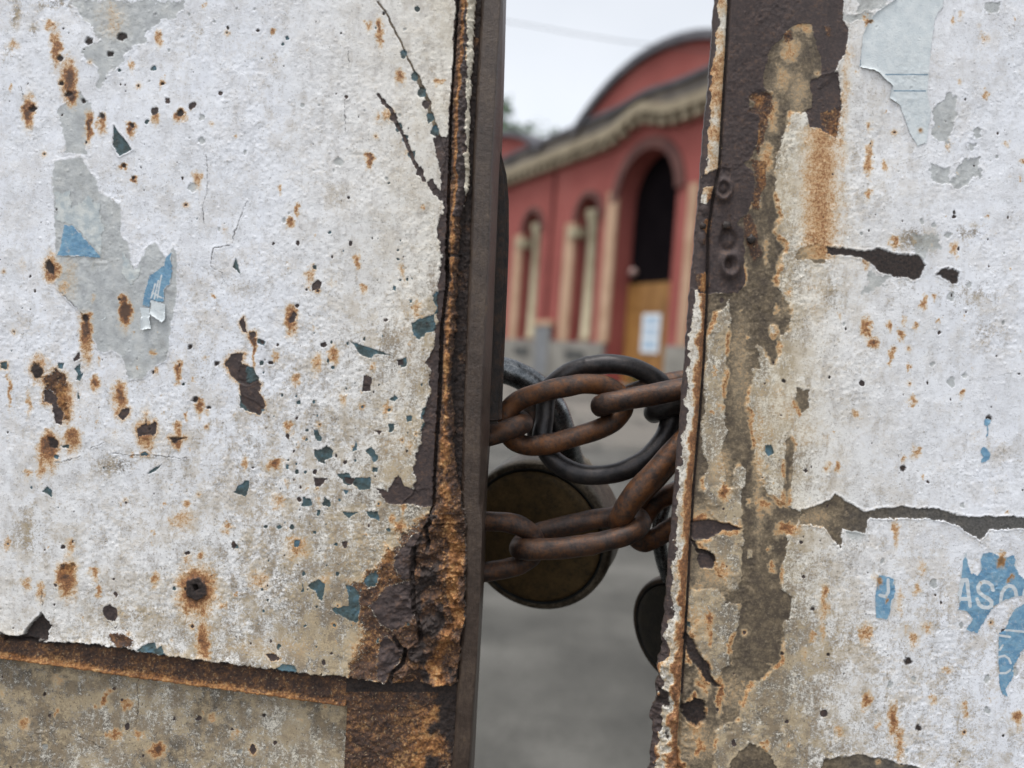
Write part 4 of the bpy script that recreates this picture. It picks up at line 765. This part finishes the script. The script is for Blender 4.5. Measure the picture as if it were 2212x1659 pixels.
# ------------------------------------------------------------------ chain, rings and padlocks
def spline(pts, n=14, closed=True):
    P_ = [np.array(p, float) for p in pts]; m = len(P_); out = []
    rngk = range(m) if closed else range(m-1)
    for k in rngk:
        g = (lambda i: P_[i % m]) if closed else (lambda i: P_[min(max(i, 0), m-1)])
        p0, p1, p2, p3 = g(k-1), g(k), g(k+1), g(k+2)
        for t in np.linspace(0, 1, n, endpoint=False):
            out.append(.5*((2*p1)+(-p0+p2)*t+(2*p0-5*p1+4*p2-p3)*t*t+(-p0+3*p1-3*p2+p3)*t**3))
    if not closed: out.append(P_[-1])
    return out
def tube(name, pts, r, mat, parent=None, closed=True, n=28, seed=1, dent=.03):
    """pts: world points of the bar's centre line; r radius in metres (number or list)"""
    pts = [Vector(p) for p in pts]; m = len(pts); V = []; Fc = []
    T0 = (pts[1]-pts[0]).normalized(); up = Vector((0, 1, 0)); nrm = (up-T0*up.dot(T0)).normalized()
    rg = np.random.RandomState(seed); ph = rg.rand(6)*6.28
    frames = []
    for k in range(m):
        t = (pts[(k+1) % m]-pts[k-1]).normalized() if closed else (pts[min(k+1, m-1)]-pts[max(k-1, 0)]).normalized()
        nrm = (nrm-t*nrm.dot(t)).normalized(); frames.append((t, nrm.copy(), t.cross(nrm)))
    tw = 0
    if closed:
        a, b = frames[-1][1], frames[0][1]; t = frames[0][0]; a = (a-t*a.dot(t)).normalized()
        tw = math.atan2(t.dot(a.cross(b)), a.dot(b))
    for k in range(m):
        t, a, b = frames[k]; rr = r[k] if hasattr(r, '__len__') else r
        for j in range(n):
            th = 2*pi*j/n+tw*k/m; f = k/m*2*pi
            q = rr*(1+dent*(math.sin(3*f+ph[0])*math.cos(2*th+ph[1])+.6*math.sin(7*f+2*th+ph[2])+.4*math.sin(13*f-3*th+ph[3])))
            V.append(pts[k]+a*(q*cos(th))+b*(q*sin(th)))
    for k in range(m if closed else m-1):
        for j in range(n):
            k2 = (k+1) % m; Fc.append((k*n+j, k*n+(j+1) % n, k2*n+(j+1) % n, k2*n+j))
    if not closed: Fc.append(tuple(range(n))[::-1]); Fc.append(tuple((m-1)*n+j for j in range(n)))
    o = pymesh(name, V, Fc, mat, parent, True); return o
CD = .312
def Z1(p, k=.2278): return (1069.2+p[0]*k, 702+p[1]*k, p[2])
def Z2(p, k=.2278): return (1069.2+p[0]*k, 1026+p[1]*k, p[2])
def wp(P3):                                         # (x, y, millimetres behind the chain plane)
    return [at(x, y, CD+z*.001) for x, y, z in P3]
rr = lambda px, d=CD: px*d/FPX
M_R1 = mat_rusty('rusty_chain_steel', (.022, .015, .014), (.050, .030, .022), (.155, .062, .022), .68, .48, .4)
M_R2 = mat_rusty('dark_brown_chain_steel', (.020, .014, .012), (.046, .031, .026), (.13, .058, .026), .50, .44, .45)
M_K = mat_rusty('dark_worn_steel', (.018, .017, .018), (.040, .037, .038), (.072, .058, .052), .2, .36, .6, .35)
M_KS = mat_rusty('hardened_blued_steel', (.035, .040, .044), (.12, .13, .138), (.30, .305, .31), .35, .26, .85, .22)
GRP = 'links of the chain across the gap'
def chain_link(lab, P3, r, mat, seed, weld=None, z=Z1):
    pts = spline(wp([z(p) for p in P3])); o = tube('chain_link', pts, rr(r*1.07), mat, None, True, 30, seed, .034)
    if weld is not None:
        n = 30; k0 = int(weld*len(pts)); me = o.data
        for k in range(k0-3, k0+4):
            kk = k % len(pts); f = 1+.07*math.exp(-((k-k0)/1.6)**2)
            for j in range(n):
                q = me.vertices[kk*n+j]; q.co = Vector(pts[kk])+(q.co-Vector(pts[kk]))*f
    return tag(o, lab, 'chain link', GRP)
# big rusty link in the middle
chain_link('rusty oval link in the upper chain, in front of the large dark ring',
   [(95, 890, 1), (200, 735, 1), (430, 640, 0), (700, 580, 0), (900, 558, 0), (1100, 600, 1), (1215, 720, 2), (1190, 850, 2), (1050, 960, 1), (760, 1060, 0), (500, 1130, 0), (280, 1140, 1), (140, 1050, 1)], 20.5, M_R1, 3, .78)
# dark round ring behind it
chain_link('large round dark ring hanging behind the rusty oval link', [(470, 880, 11), (500, 640, 12), (660, 475, 10), (880, 395, 9), (1150, 372, 8), (1400, 440, 8), (1600, 590, 8), (1680, 800, 8), (1620, 1040, 6), (1460, 1240, 4), (1250, 1370, 3), (980, 1425, 3), (720, 1385, 4), (520, 1240, 6), (450, 1060, 9)], 20.5, M_K, 5, .2)
# edge-on link to the right gate
chain_link('dark edge-on link running from the rusty oval link to the right gate leaf', [(1010, 770, 0), (1030, 755, -6.5), (1200, 715, -9), (1600, 640, -9), (2000, 560, -9), (2240, 500, -6), (2290, 470, 0), (2240, 460, 7), (1950, 500, 10), (1600, 560, 10), (1200, 690, 9), (1040, 760, 6)], 21.5, M_R2, 8, .3)
chain_link('dark link end hooked behind the right side of the large dark ring', [(1510, 830, 12), (1545, 800, 4), (1750, 745, 1.5), (2150, 640, 1.5), (2220, 640, 9), (2150, 650, 17), (1750, 760, 17), (1545, 815, 18)], 22, M_K, 9)
# small link on the left
chain_link('short rusty link end between the left gate and the rusty oval link', [(262, 930, 1), (225, 955, -6), (0, 1035, -8), (-300, 1110, -8), (-560, 1160, -6), (-600, 1150, 1), (-560, 1100, 8), (-300, 990, 9), (0, 930, 9), (200, 890, 8)], 20.5, M_R2, 10)
# dark link behind, beside the shackle
chain_link('near-black upright link behind the rusty oval link, beside the padlock shackle', [(385, 700, 20), (345, 800, 18), (375, 960, 17), (395, 1060, 18), (430, 1130, 22), (480, 1080, 27), (480, 1000, 28), (450, 800, 26), (430, 700, 24)], 19, M_DARK, 11)
# lower chain
chain_link('purple-brown link curving out from the left gate leaf in the lower chain', [(385, 640, -1), (330, 545, -2), (230, 480, -3), (80, 448, -3), (-180, 440, -2), (-430, 480, 0), (-540, 640, 2), (-440, 830, 2), (-180, 920, 2), (60, 895, 2), (240, 850, 2), (350, 770, 1)], 20, M_R2, 12, z=Z2)
chain_link('long rusty link lying level across the round padlock in the lower chain', [(235, 695, 0), (280, 705, -7), (420, 705, -9), (700, 688, -9.5), (1000, 638, -9.5), (1240, 570, -9), (1370, 480, -6), (1375, 420, 0), (1320, 385, 6), (1180, 390, 8), (950, 420, 9), (700, 475, 9), (450, 535, 9), (290, 620, 7)], 21, M_R2, 13, .27, z=Z2)
chain_link('orange-brown link slanting up from the lower chain to the right gate leaf', [(1185, 440, 2), (1200, 390, -6), (1320, 200, -9), (1560, -60, -9), (1850, -380, -8), (2100, -640, -6), (2140, -660, 2), (2080, -580, 9), (1850, -330, 10), (1560, -20, 9), (1340, 230, 9), (1215, 420, 8)], 24, M_R1, 14, z=Z2)
chain_link('brown link behind the right end of the lower chain, beside the right gate', [(1360, 520, 10), (1440, 360, 13), (1550, 245, 14), (1720, 165, 14), (1920, 170, 13), (2010, 280, 12), (1900, 400, 12), (1720, 480, 12), (1560, 575, 11), (1420, 635, 9), (1350, 600, 9)], 21, M_R1, 15, z=Z2)

# round padlock
M_BR = mat_rusty('dirty_brass', (.034, .022, .010), (.080, .050, .018), (.135, .085, .032), .3, .45, .4)
M_BRL = mat_rusty('worn_brass_rim', (.11, .088, .062), (.22, .18, .125), (.34, .30, .23), .5, .42, .6)
M_GRV = mat_rusty('black_groove', (.006, .007, .007), (.010, .012, .012), (.02, .02, .02), .2, .5, .2)
def disc_lock(name_lab, cx, cy, Y, rad_px, yaw, pitch, thick, body_m, rim_m, roll=0):
    c = Vector(at(cx, cy, Y)); Rr = rad_px*Y/FPX
    rt = empty('padlock', c, name_lab, 'padlock')
    from mathutils import Euler
    q = Euler((pitch, 0, yaw)).to_matrix()
    def lathe(nm, prof, mat, par, n=96, dx=0):
        V = []; Fc = []
        for (r, y) in prof:
            for j in range(n):
                th = 2*pi*j/n; V.append(c+q @ Vector((r*cos(th), y, r*sin(th))))
        for k in range(len(prof)-1):
            for j in range(n): Fc.append((k*n+j, k*n+(j+1) % n, (k+1)*n+(j+1) % n, (k+1)*n+j))
        if prof[0][0] < 1e-5 or True: Fc.append(tuple(range(n))[::-1]); Fc.append(tuple((len(prof)-1)*n+j for j in range(n)))
        return pymesh(nm, V, Fc, mat, par, True)
    h_ = thick/2
    body = lathe('rim_body', [(Rr*.885, -h_*.93), (Rr*.93, -h_*.98), (Rr*.965, -h_*.93), (Rr*.992, -h_*.8), (Rr, -h_*.6), (Rr*.995, 0), (Rr, h_*.6), (Rr*.99, h_*.8), (Rr*.955, h_*.95), (Rr*.90, h_)], rim_m, rt)
    lathe('groove_ring', [(Rr*.865, -h_*.90), (Rr*.89, -h_*.955), (Rr*.905, -h_*.94)], M_GRV, rt)
    lathe('face_plate', [(Rr*.02, -h_*1.03), (Rr*.4, -h_*1.03), (Rr*.75, -h_*1.01), (Rr*.83, -h_*.985), (Rr*.862, -h_*.94), (Rr*.868, -h_*.85)], body_m, rt)
    return rt, c, q, Rr
M_BRM = mat_rusty('tarnished_brass_body', (.030, .023, .016), (.062, .048, .032), (.17, .14, .10), .42, .42, .55)
pl, pc, pq, pr = disc_lock('round dark brass padlock with a black ring groove behind the lower chain', 1172, 1140, CD+.047, 166, rad(-19), rad(8), .027, M_BR, M_BRM)
# steel bosses beside the shackle holes on the rim
def boss(nm, P3, r, mat, par, sc=(1, 1, 1)):
    o = tube(nm, wp(P3), r, mat, par, False, 24, 4, .05); return o
tube('shackle_boss', spline(wp([(1236, 985, 50), (1252, 1000, 52), (1275, 1030, 54), (1292, 1060, 56)]), 10, False), [rr(16+6*math.sin(pi*k/30)) for k in range(31)], M_BRL, pl, False, 24, 4, .08)
tube('shackle', spline(wp([(960, 1010, 46), (968, 940, 38), (985, 870, 30), (1020, 820, 26), (1062, 799, 24), (1099, 803, 24), (1140, 822, 24), (1173, 850, 25), (1200, 890, 28), (1216, 935, 33), (1228, 975, 40), (1238, 1010, 48)]), 14, False), rr(29, CD+.02), M_KS, pl, False, 36, 20, .012)

# second padlock, lower right, turned away
pl2, pc2, pq2, pr2 = disc_lock('blackish padlock turned sideways below the chain, mostly hidden by the right gate leaf', 1494, 1352, CD+.036, 124, rad(-48), rad(8), .024, mat_rusty('blackened_brass', (.016, .015, .013), (.030, .027, .022), (.05, .04, .028), .3, .45, .5), mat_rusty('black_brown_rim', (.022, .018, .015), (.045, .034, .026), (.085, .055, .035), .4, .4, .5))
tube('shackle', spline(wp([(1450, 1275, 36), (1440, 1238, 32), (1430, 1205, 28), (1424, 1165, 25), (1428, 1110, 24), (1450, 1062, 25), (1484, 1048, 28), (1520, 1080, 32), (1534, 1150, 36), (1530, 1270, 38)]), 12, False), rr(17), M_KS, pl2, False, 30, 21, .015)


# ------------------------------------------------------------------ street, hall, trees
AZ = -0.46092; BD = np.array([math.sin(AZ), cos(AZ), 0]); BN = np.array([cos(AZ), -math.sin(AZ), 0]); BG = np.array([4.704, 29.544, 0])
def W(s, d, h_): return tuple(BG+BD*s+BN*d+np.array([0, 0, h_]))
def box(V, Fc, s0, s1, d0, d1, h0, h1):
    k = len(V)
    for s in (s0, s1):
        for d in (d0, d1):
            for z in (h0, h1): V.append(W(s, d, z))
    for f in ((0, 1, 3, 2), (4, 6, 7, 5), (0, 4, 5, 1), (2, 3, 7, 6), (0, 2, 6, 4), (1, 5, 7, 3)): Fc.append(tuple(k+i for i in f))
def mesh_n(name, V, Fc, mat, parent=None, smooth=False):
    bm = bmesh.new(); vs = [bm.verts.new(p) for p in V]
    for f in Fc:
        try: bm.faces.new([vs[i] for i in f])
        except ValueError: pass
    bmesh.ops.recalc_face_normals(bm, faces=bm.faces); me = bpy.data.meshes.new(name); bm.to_mesh(me); bm.free()
    if smooth: me.polygons.foreach_set('use_smooth', [True]*len(me.polygons))
    return link(name, me, mat, parent)
def boxes(name, lst, mat, parent):
    V = []; Fc = []
    for b in lst: box(V, Fc, *b)
    return mesh_n(name, V, Fc, mat, parent)
def plate(name, outline, holes, d0, d1, mat, parent, front_only=False):
    """wall slab with openings; reveals are real"""
    loops = [outline]+holes
    tri = tessellate_polygon([[Vector((a, b, 0)) for a, b in lp] for lp in loops])
    flat = [p for lp in loops for p in lp]; n = len(flat); V = [W(a, d0, b) for a, b in flat]+[W(a, d1, b) for a, b in flat]
    Fc = [tuple(t) for t in tri]+[tuple(n+i for i in t[::-1]) for t in tri]; k = 0
    for lp in loops:
        m = len(lp)
        for i in range(m): Fc.append((k+i, k+(i+1) % m, n+k+(i+1) % m, n+k+i))
        k += m
    return mesh_n(name, V, Fc, mat, parent)
def arch(c, hw, base, spring, n=20, rise=None):
    rise = rise or hw
    return [(c-hw, base)]+[(c-hw*cos(pi*k/n), spring+rise*math.sin(pi*k/n)) for k in range(n+1)]+[(c+hw, base)]

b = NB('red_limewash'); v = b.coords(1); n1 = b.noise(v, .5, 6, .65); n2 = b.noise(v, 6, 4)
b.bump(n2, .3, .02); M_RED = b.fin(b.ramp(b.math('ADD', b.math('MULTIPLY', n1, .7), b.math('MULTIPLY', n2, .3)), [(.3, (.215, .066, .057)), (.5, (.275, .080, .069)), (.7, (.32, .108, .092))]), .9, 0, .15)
M_OCH = mat_noise('ochre_render', (0.36, 0.227, 0.144), (0.461, 0.31, 0.209), 1.2, .85)
M_CRM = mat_noise('cream_stone', (0.288, 0.245, 0.158), (0.403, 0.353, 0.245), 1.5, .85, 0, .3, .02)
M_CRN = mat_noise('weathered_cornice_stone', (.21, .172, .115), (.31, .26, .18), 1.2, .9)
M_ARC = mat_noise('brown_archivolt', (.085, .035, .030), (.13, .055, .045), 1.0, .9)
M_PLI = mat_noise('grey_stone_plinth', (0.173, 0.162, 0.144), (0.259, 0.245, 0.216), 1.0, .9, 0, .4, .03)
M_ROOF = mat_noise('dark_slate_coping', (.060, .060, .070), (.11, .105, .115), 1.5, .7)
M_PAR = mat_noise('weathered_parapet', (.10, .09, .085), (.19, .165, .14), 1.0, .9)
M_DKR = mat_noise('shade_darkened_red', (.11, .025, .023), (.16, .038, .032), 1.0, .9)  # wall red darkened to hold the niche recess shade; downpipe shares it
M_BLK = mat_noise('dark_interior', (.004, .003, .004), (.008, .006, .007), .8, 1.0)  # near-black colour carries the shade of the unlit doorway
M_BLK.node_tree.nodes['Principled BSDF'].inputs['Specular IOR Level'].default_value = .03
M_WOOD = mat_noise('ochre_painted_wood', (.21, .098, .026), (.29, .145, .040), 1.2, .55)
M_VENT = mat_noise('dark_vent_grille', (.035, .035, .035), (.07, .07, .065), 3, .6)
M_MET = mat_noise('grey_painted_metal', (.13, .135, .14), (.19, .195, .205), 1.5, .5)
M_WHT = mat_noise('white_poster_paper', (.66, .70, .72), (.76, .78, .80), 2, .7)
M_PBL = mat_noise('pale_blue_print', (.30, .42, .55), (.42, .53, .63), 6, .7)

HALL = empty('market_hall', W(4, 4, 0), 'red hall with arched openings, cream dentil cornice and round gables beyond the gate', 'building')
NC = [4.30, 9.45, 14.6, 19.75, -5.6, -10.7]
bump_ = lambda s: 9.70+.50*math.exp(-((s-.45)/1.25)**2)
ss = list(np.arange(-13, 25.01, .5))
outl = [(-13, 0.0), (25, 0.0)]+[(s, bump_(s)+.02) for s in ss[::-1]]
door = arch(.17, 1.90, .02, 7.32)
holes = [door]+[arch(c, .90, 1.72, 7.05, 16) for c in NC]
plate('wall', outl, holes, 0, .86, M_RED, HALL)
boxes('wall', [(-13, -12, 1.06, 15, 0, 10.4), (24, 25, 1.06, 15, 0, 10.4), (-12, 24, 14, 15, 0, 10.4)], M_RED, HALL)['label'] = 'plain end and rear walls'
plate('plinth', [(-13.05, 0), (-1.9, 0), (-1.9, 1.71), (-13.05, 1.71)], [], -.16, -.004, M_PLI, HALL)
plate('plinth', [(2.2, 0), (25.05, 0), (25.05, 1.71), (2.2, 1.71)], [], -.16, -.004, M_PLI, HALL)
for c in NC:
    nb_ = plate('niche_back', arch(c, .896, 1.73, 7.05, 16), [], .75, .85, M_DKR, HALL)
    boxes('pilaster', [(c+.95, c+1.75, -.12, -.003, 1.725, 6.98)], M_OCH, HALL)
    boxes('impost', [(c+.70, c+1.30, -.20, .30, 6.30, 6.75)], M_CRM, HALL)
    V = []; Fc = []; n = 16; prof = [(.36, 1.73), (.36, 1.95), (.29, 2.0), (.26, 6.5), (.30, 6.6), (.29, 6.8), (.44, 7.2), (.45, 7.45)]
    for r_, z_ in prof:
        for j in range(n): V.append(W(c+.15+r_*cos(2*pi*j/n), .40+r_*.8*math.sin(2*pi*j/n), z_))
    for k in range(len(prof)-1):
        for j in range(n): Fc.append((k*n+j, k*n+(j+1) % n, (k+1)*n+(j+1) % n, (k+1)*n+j))
    Fc.append(tuple(range(n))); Fc.append(tuple((len(prof)-1)*n+j for j in range(n)))
    mesh_n('column', V, Fc, M_CRM, HALL, True)
    plate('archivolt', [(c+1.18*cos(t), 7.0+1.22*math.sin(t)) for t in np.linspace(0, pi, 24)]+[(c-.91*cos(t), 7.05+.91*math.sin(t)) for t in np.linspace(0, pi, 24)], [], -.14, -.004, M_ARC, HALL)
    boxes('grille', [(c-.85, c+.85, .725, .745, z_, z_+.10) for z_ in np.arange(1.95, 6.2, .28)], M_BLK, HALL)
    boxes('vent', [(c-.75, c+.85, -.185, -.162, .92, 1.34)], M_VENT, HALL)
plate('pilaster', [(2.02, 1.72), (2.72, 1.72), (2.72, 7.9), (2.02, 7.9)], [], -.12, -.003, M_OCH, HALL)
plate('pilaster', [(-2.95, 1.72), (-2.5, 1.72), (-2.5, 7.4), (-2.95, 7.4)], [], -.12, -.003, M_OCH, HALL)
plate('archivolt', [(.17+2.35*cos(t), 7.3+2.30*math.sin(t)) for t in np.linspace(.05, pi-.05, 30)]+[(.17-1.87*cos(t), 7.3+1.87*math.sin(t)) for t in np.linspace(.05, pi-.05, 30)], [], -.13, -.003, M_ARC, HALL)
# cornice that rises over the doorway, with its dentils
def band(name, s0, s1, lo, hi, d0, d1, mat, step=.4):
    sv = list(np.arange(s0, s1, step))+[s1]; V = []; Fc = []
    for s in sv:
        for d in (d0, d1):
            for z in (lo(s), hi(s)): V.append(W(s, d, z))
    for k in range(len(sv)-1):
        a = 4*k; q = a+4
        for f in ((a, a+1, q+1, q), (a+2, q+2, q+3, a+3), (a, q, q+2, a+2), (a+1, a+3, q+3, q+1)): Fc.append(f)
    Fc.append((0, 2, 3, 1)); e = 4*(len(sv)-1); Fc.append((e, e+1, e+3, e+2))
    return mesh_n(name, V, Fc, mat, HALL)
band('cornice', -13.4, 25.4, lambda s: bump_(s)+.30, lambda s: bump_(s)+.70, -.5, -.003, M_CRN)
band('cornice', -13.2, 25.2, lambda s: bump_(s)-.12, lambda s: bump_(s)+.297, -.10, -.002, M_RED)
boxes('dentils', [(s, s+.30, -.42, -.102, bump_(s)-.06, bump_(s)+.294) for s in np.arange(-13, 25, .66)], M_CRN, HALL)
band('parapet', -13, 25, lambda s: bump_(s)+.77, lambda s: 11.13+.3*(bump_(s)-9.7), -.05, .5, M_PAR)
band('parapet_coping', -13.2, 25.2, lambda s: 11.135+.3*(bump_(s)-9.7), lambda s: 11.30+.3*(bump_(s)-9.7), -.22, .6, M_ROOF)
def gable(c, hw, h0, apex):
    rise = apex-h0; Rg = (hw*hw+rise*rise)/(2*rise); t0 = math.asin(hw/Rg)
    arc = [(c+Rg*math.sin(t), apex-Rg+Rg*cos(t)) for t in np.linspace(-t0, t0, 30)]
    plate('gable', [(c+hw, h0-.9), (c-hw, h0-.9)]+arc, [], -.045, .55, M_RED, HALL)
    ou = [(c+(Rg+.30)*math.sin(t), apex-Rg+(Rg+.30)*cos(t)) for t in np.linspace(-t0-.02, t0+.02, 30)]
    plate('gable_coping', [(a, b_+.003) for a, b_ in arc]+ou[::-1], [], -.30, .75, M_ROOF, HALL)
gable(0, 5.7, 10.85, 12.72); gable(14.9, 5.7, 10.85, 12.55)
boxes('roof', [(-12.9, 24.9, .62, 14.9, 10.42, 10.9)], M_ROOF, HALL)
# doorway: dark hall behind, ochre timber doors, notice
boxes('dark_interior', [(-1.66, 1.99, 4.2, 4.3, 0.03, 9.2), (-1.75, -1.68, 1.07, 4.19, .03, 9.3), (2.02, 2.09, 1.07, 4.19, .03, 9.3), (-1.66, 1.99, 1.07, 4.19, 9.21, 9.3)], M_BLK, HALL)
plate('transom_window', arch(.17, 1.825, 4.2, 7.32), [], .80, .845, M_BLK, HALL)
dr = boxes('door', [(-1.65, .155, .72, .80, .03, 4.16), (.165, 1.98, .72, .80, .03, 4.16)], M_WOOD, HALL)
for a in (-1.45, -.65, .36, 1.16):
    for z0, z1 in ((.3, 1.3), (3.15, 3.95)): boxes('door_panel', [(a, a+.62, .695, .717, z0, z1)], M_WOOD, dr)
nt_ = boxes('notice', [(-.42, .72, .66, .693, 1.42, 2.95)], M_WHT, HALL)
boxes('notice_print', [(-.30, .60, .654, .6585, z0, z1) for z0, z1 in ((2.50, 2.84), (2.1, 2.38), (1.55, 1.95))], M_PBL, nt_)
bm = bmesh.new(); bmesh.ops.create_uvsphere(bm, u_segments=18, v_segments=12, radius=.17, matrix=Matrix.Translation(W(1.45, .55, 4.62))); me = bpy.data.meshes.new('globe_lamp'); bm.to_mesh(me); bm.free()
gl = link('globe_lamp', me, mat_noise('pinkish_globe', (.30, .20, .18), (.36, .25, .22), 4, .4), HALL); boxes('lamp_arm', [(1.42, 1.98, .53, .57, 4.60, 4.64)], M_BLK, gl)
boxes('service_door', [(6.75, 8.05, -.20, -.165, .12, 2.38)], M_MET, HALL); boxes('service_door_lintel', [(6.55, 8.25, -.24, -.006, 2.40, 2.66)], M_OCH, HALL)
for a in (6.62, 8.06): boxes('service_door_frame', [(a, a+.12, -.22, -.165, .12, 2.39)], M_PLI, HALL)
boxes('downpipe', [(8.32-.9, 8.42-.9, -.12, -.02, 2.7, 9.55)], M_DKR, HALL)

# ground
def sheet(name, pts, z, mat, kind='structure'):
    o = pymesh(name, [(x, y, z) for x, y in pts], [tuple(range(len(pts)))], mat); return tag(o, kind=kind)
b = NB('worn_asphalt'); v = b.coords(1); n1 = b.noise(v, 1.3, 6, .62); n2 = b.noise(v, 60, 3); n3 = b.voro(v, 9)
col = b.ramp(b.math('ADD', b.math('MULTIPLY', n1, .7), b.math('MULTIPLY', n2, .3)), [(.38, (.030, .029, .025)), (.5, (.058, .056, .049)), (.61, (.10, .096, .086))])
col = b.mix(b.math('MULTIPLY', b.step(b.voro(v, 5), .13, .05), b.step(b.noise(v, 2.3, 2), .54, .60)), col, (.34, .33, .31))
b.bump(n2, .4, .006); M_ASP = b.fin(col, .85)
sheet('ground', [(-400, -100), (400, -100), (400, 900), (-400, 900)], 0, M_ASP)
b = NB('old_stone_slabs'); v = b.coords(1)
bt = b.n('ShaderNodeTexBrick'); b.set(bt.inputs['Vector'], v); bt.inputs['Scale'].default_value = 1.0; bt.inputs['Mortar Size'].default_value = .06; bt.inputs['Brick Width'].default_value = 2.4; bt.inputs['Row Height'].default_value = 1.5
bt.inputs['Color1'].default_value = (.15, .135, .115, 1); bt.inputs['Color2'].default_value = (.075, .07, .06, 1); bt.inputs['Mortar'].default_value = (.028, .028, .022, 1)
n1 = b.noise(v, .8, 5, .6); M_SLB = b.fin(b.mix(b.step(n1, .4, .7), bt.outputs[0], (.095, .088, .076)), .8)
pv = [W(-16, -1.6, 0), W(26, -1.6, 0), W(26, -13, 0), W(-16, -13, 0)]
sheet('stone_paving', [(p[0], p[1]) for p in pv], .004, M_SLB)
M_PAV = mat_noise('dusty_pavement', (.075, .072, .062), (.11, .105, .09), 1.0, .9)
o = boxes('pavement', [(-16, 26, -1.6, -.165, .0, .13)], M_PAV, None); tag(o, kind='structure')

# weeds by the doorway
M_LEAF = mat_noise('leaf_green', (.040, .075, .022), (.075, .12, .035), 3, .7)
def leaves(name, c, rad3, n, size, mat, parent, seed, clumps=10):
    rg = np.random.RandomState(seed); V = []; Fc = []
    cc_ = rg.normal(0, .45, (clumps, 3))
    for k in range(n):
        q = cc_[k % clumps]+rg.normal(0, .22, 3); p = np.array(c)+q*np.array(rad3); a = rg.normal(0, 1, 3); a /= np.linalg.norm(a); t = np.cross(a, rg.normal(0, 1, 3)); t /= np.linalg.norm(t)+1e-9; sz = size*(.6+.8*rg.rand()); i = len(V)
        V += [p-a*sz, p+t*sz*.4, p+a*sz, p-t*sz*.4]; Fc.append((i, i+1, i+2, i+3))
    return pymesh(name, V, Fc, mat, parent)
wd_ = W(-1.75, -.9, .13); wr = empty('weed_clump', wd_, 'small green clump of weeds on the pavement beside the ochre doorway', 'plant')
leaves('foliage', (wd_[0], wd_[1], .45), (.45, .45, .35), 500, .07, M_LEAF, wr, 3); pymesh('stem', [(wd_[0]-.02, wd_[1], .13), (wd_[0]+.02, wd_[1], .13), (wd_[0]+.02, wd_[1]+.02, .6), (wd_[0]-.02, wd_[1]+.02, .6)], [(0, 1, 2, 3)], M_LEAF, wr)
M_BARK = mat_noise('bark', (.06, .045, .035), (.11, .085, .065), 3, .9)
M_LEAF2 = mat_noise('glare_paled_leaf_green', (.11, .17, .10), (.18, .25, .15), 3, .7)  # leaf green paled so the sky glare sits in the colour
def tree(lab, px, py, Y, r, seed, n):
    c = at(px, py, Y); rt = empty('tree', (c[0], c[1], 0), lab, 'tree', 'trees behind the hall')
    tube('trunk', spline([(c[0], c[1], 0), (c[0]+.2, c[1], c[2]*.4), (c[0]-.1, c[1], c[2]*.75), (c[0], c[1], c[2])], 8, False), [.38-.30*k/24 for k in range(25)], M_BARK, rt, False, 12, seed, .08)
    for k in range(7):
        a = 2*pi*k/7+seed; p0 = np.array([c[0], c[1], c[2]*(.62+.04*k)]); tube('limb', [p0, p0+np.array([cos(a)*r*.4, math.sin(a)*r*.4, r*.35]), p0+np.array([cos(a)*r*.7, math.sin(a)*r*.7, r*.8])], [.13, .08, .03], M_BARK, rt, False, 8, k, .05)
    leaves('crown', c, (r, r, r*.9), n, .26, M_LEAF2, rt, seed, 22)
tree('leafy green tree rising behind the left gable of the red hall', 1066, 290, 62, 2.1, 5, 4200)
tree('thin-crowned faint tree showing just above the roof dip of the hall', 1172, 322, 66, 1.5, 8, 500)
# overhead cable
ca = [at(900, 22, 14), at(1106, 48, 14), at(1250, 74, 14), at(1420, 98, 14), at(1620, 112, 14), at(2300, 100, 14)]
tag(tube('overhead_cable', spline([tuple(p) for p in ca], 12, False), .007, M_VENT, None, False, 10, 2, 0), 'thin overhead cable crossing the pale sky above the hall', 'cable')
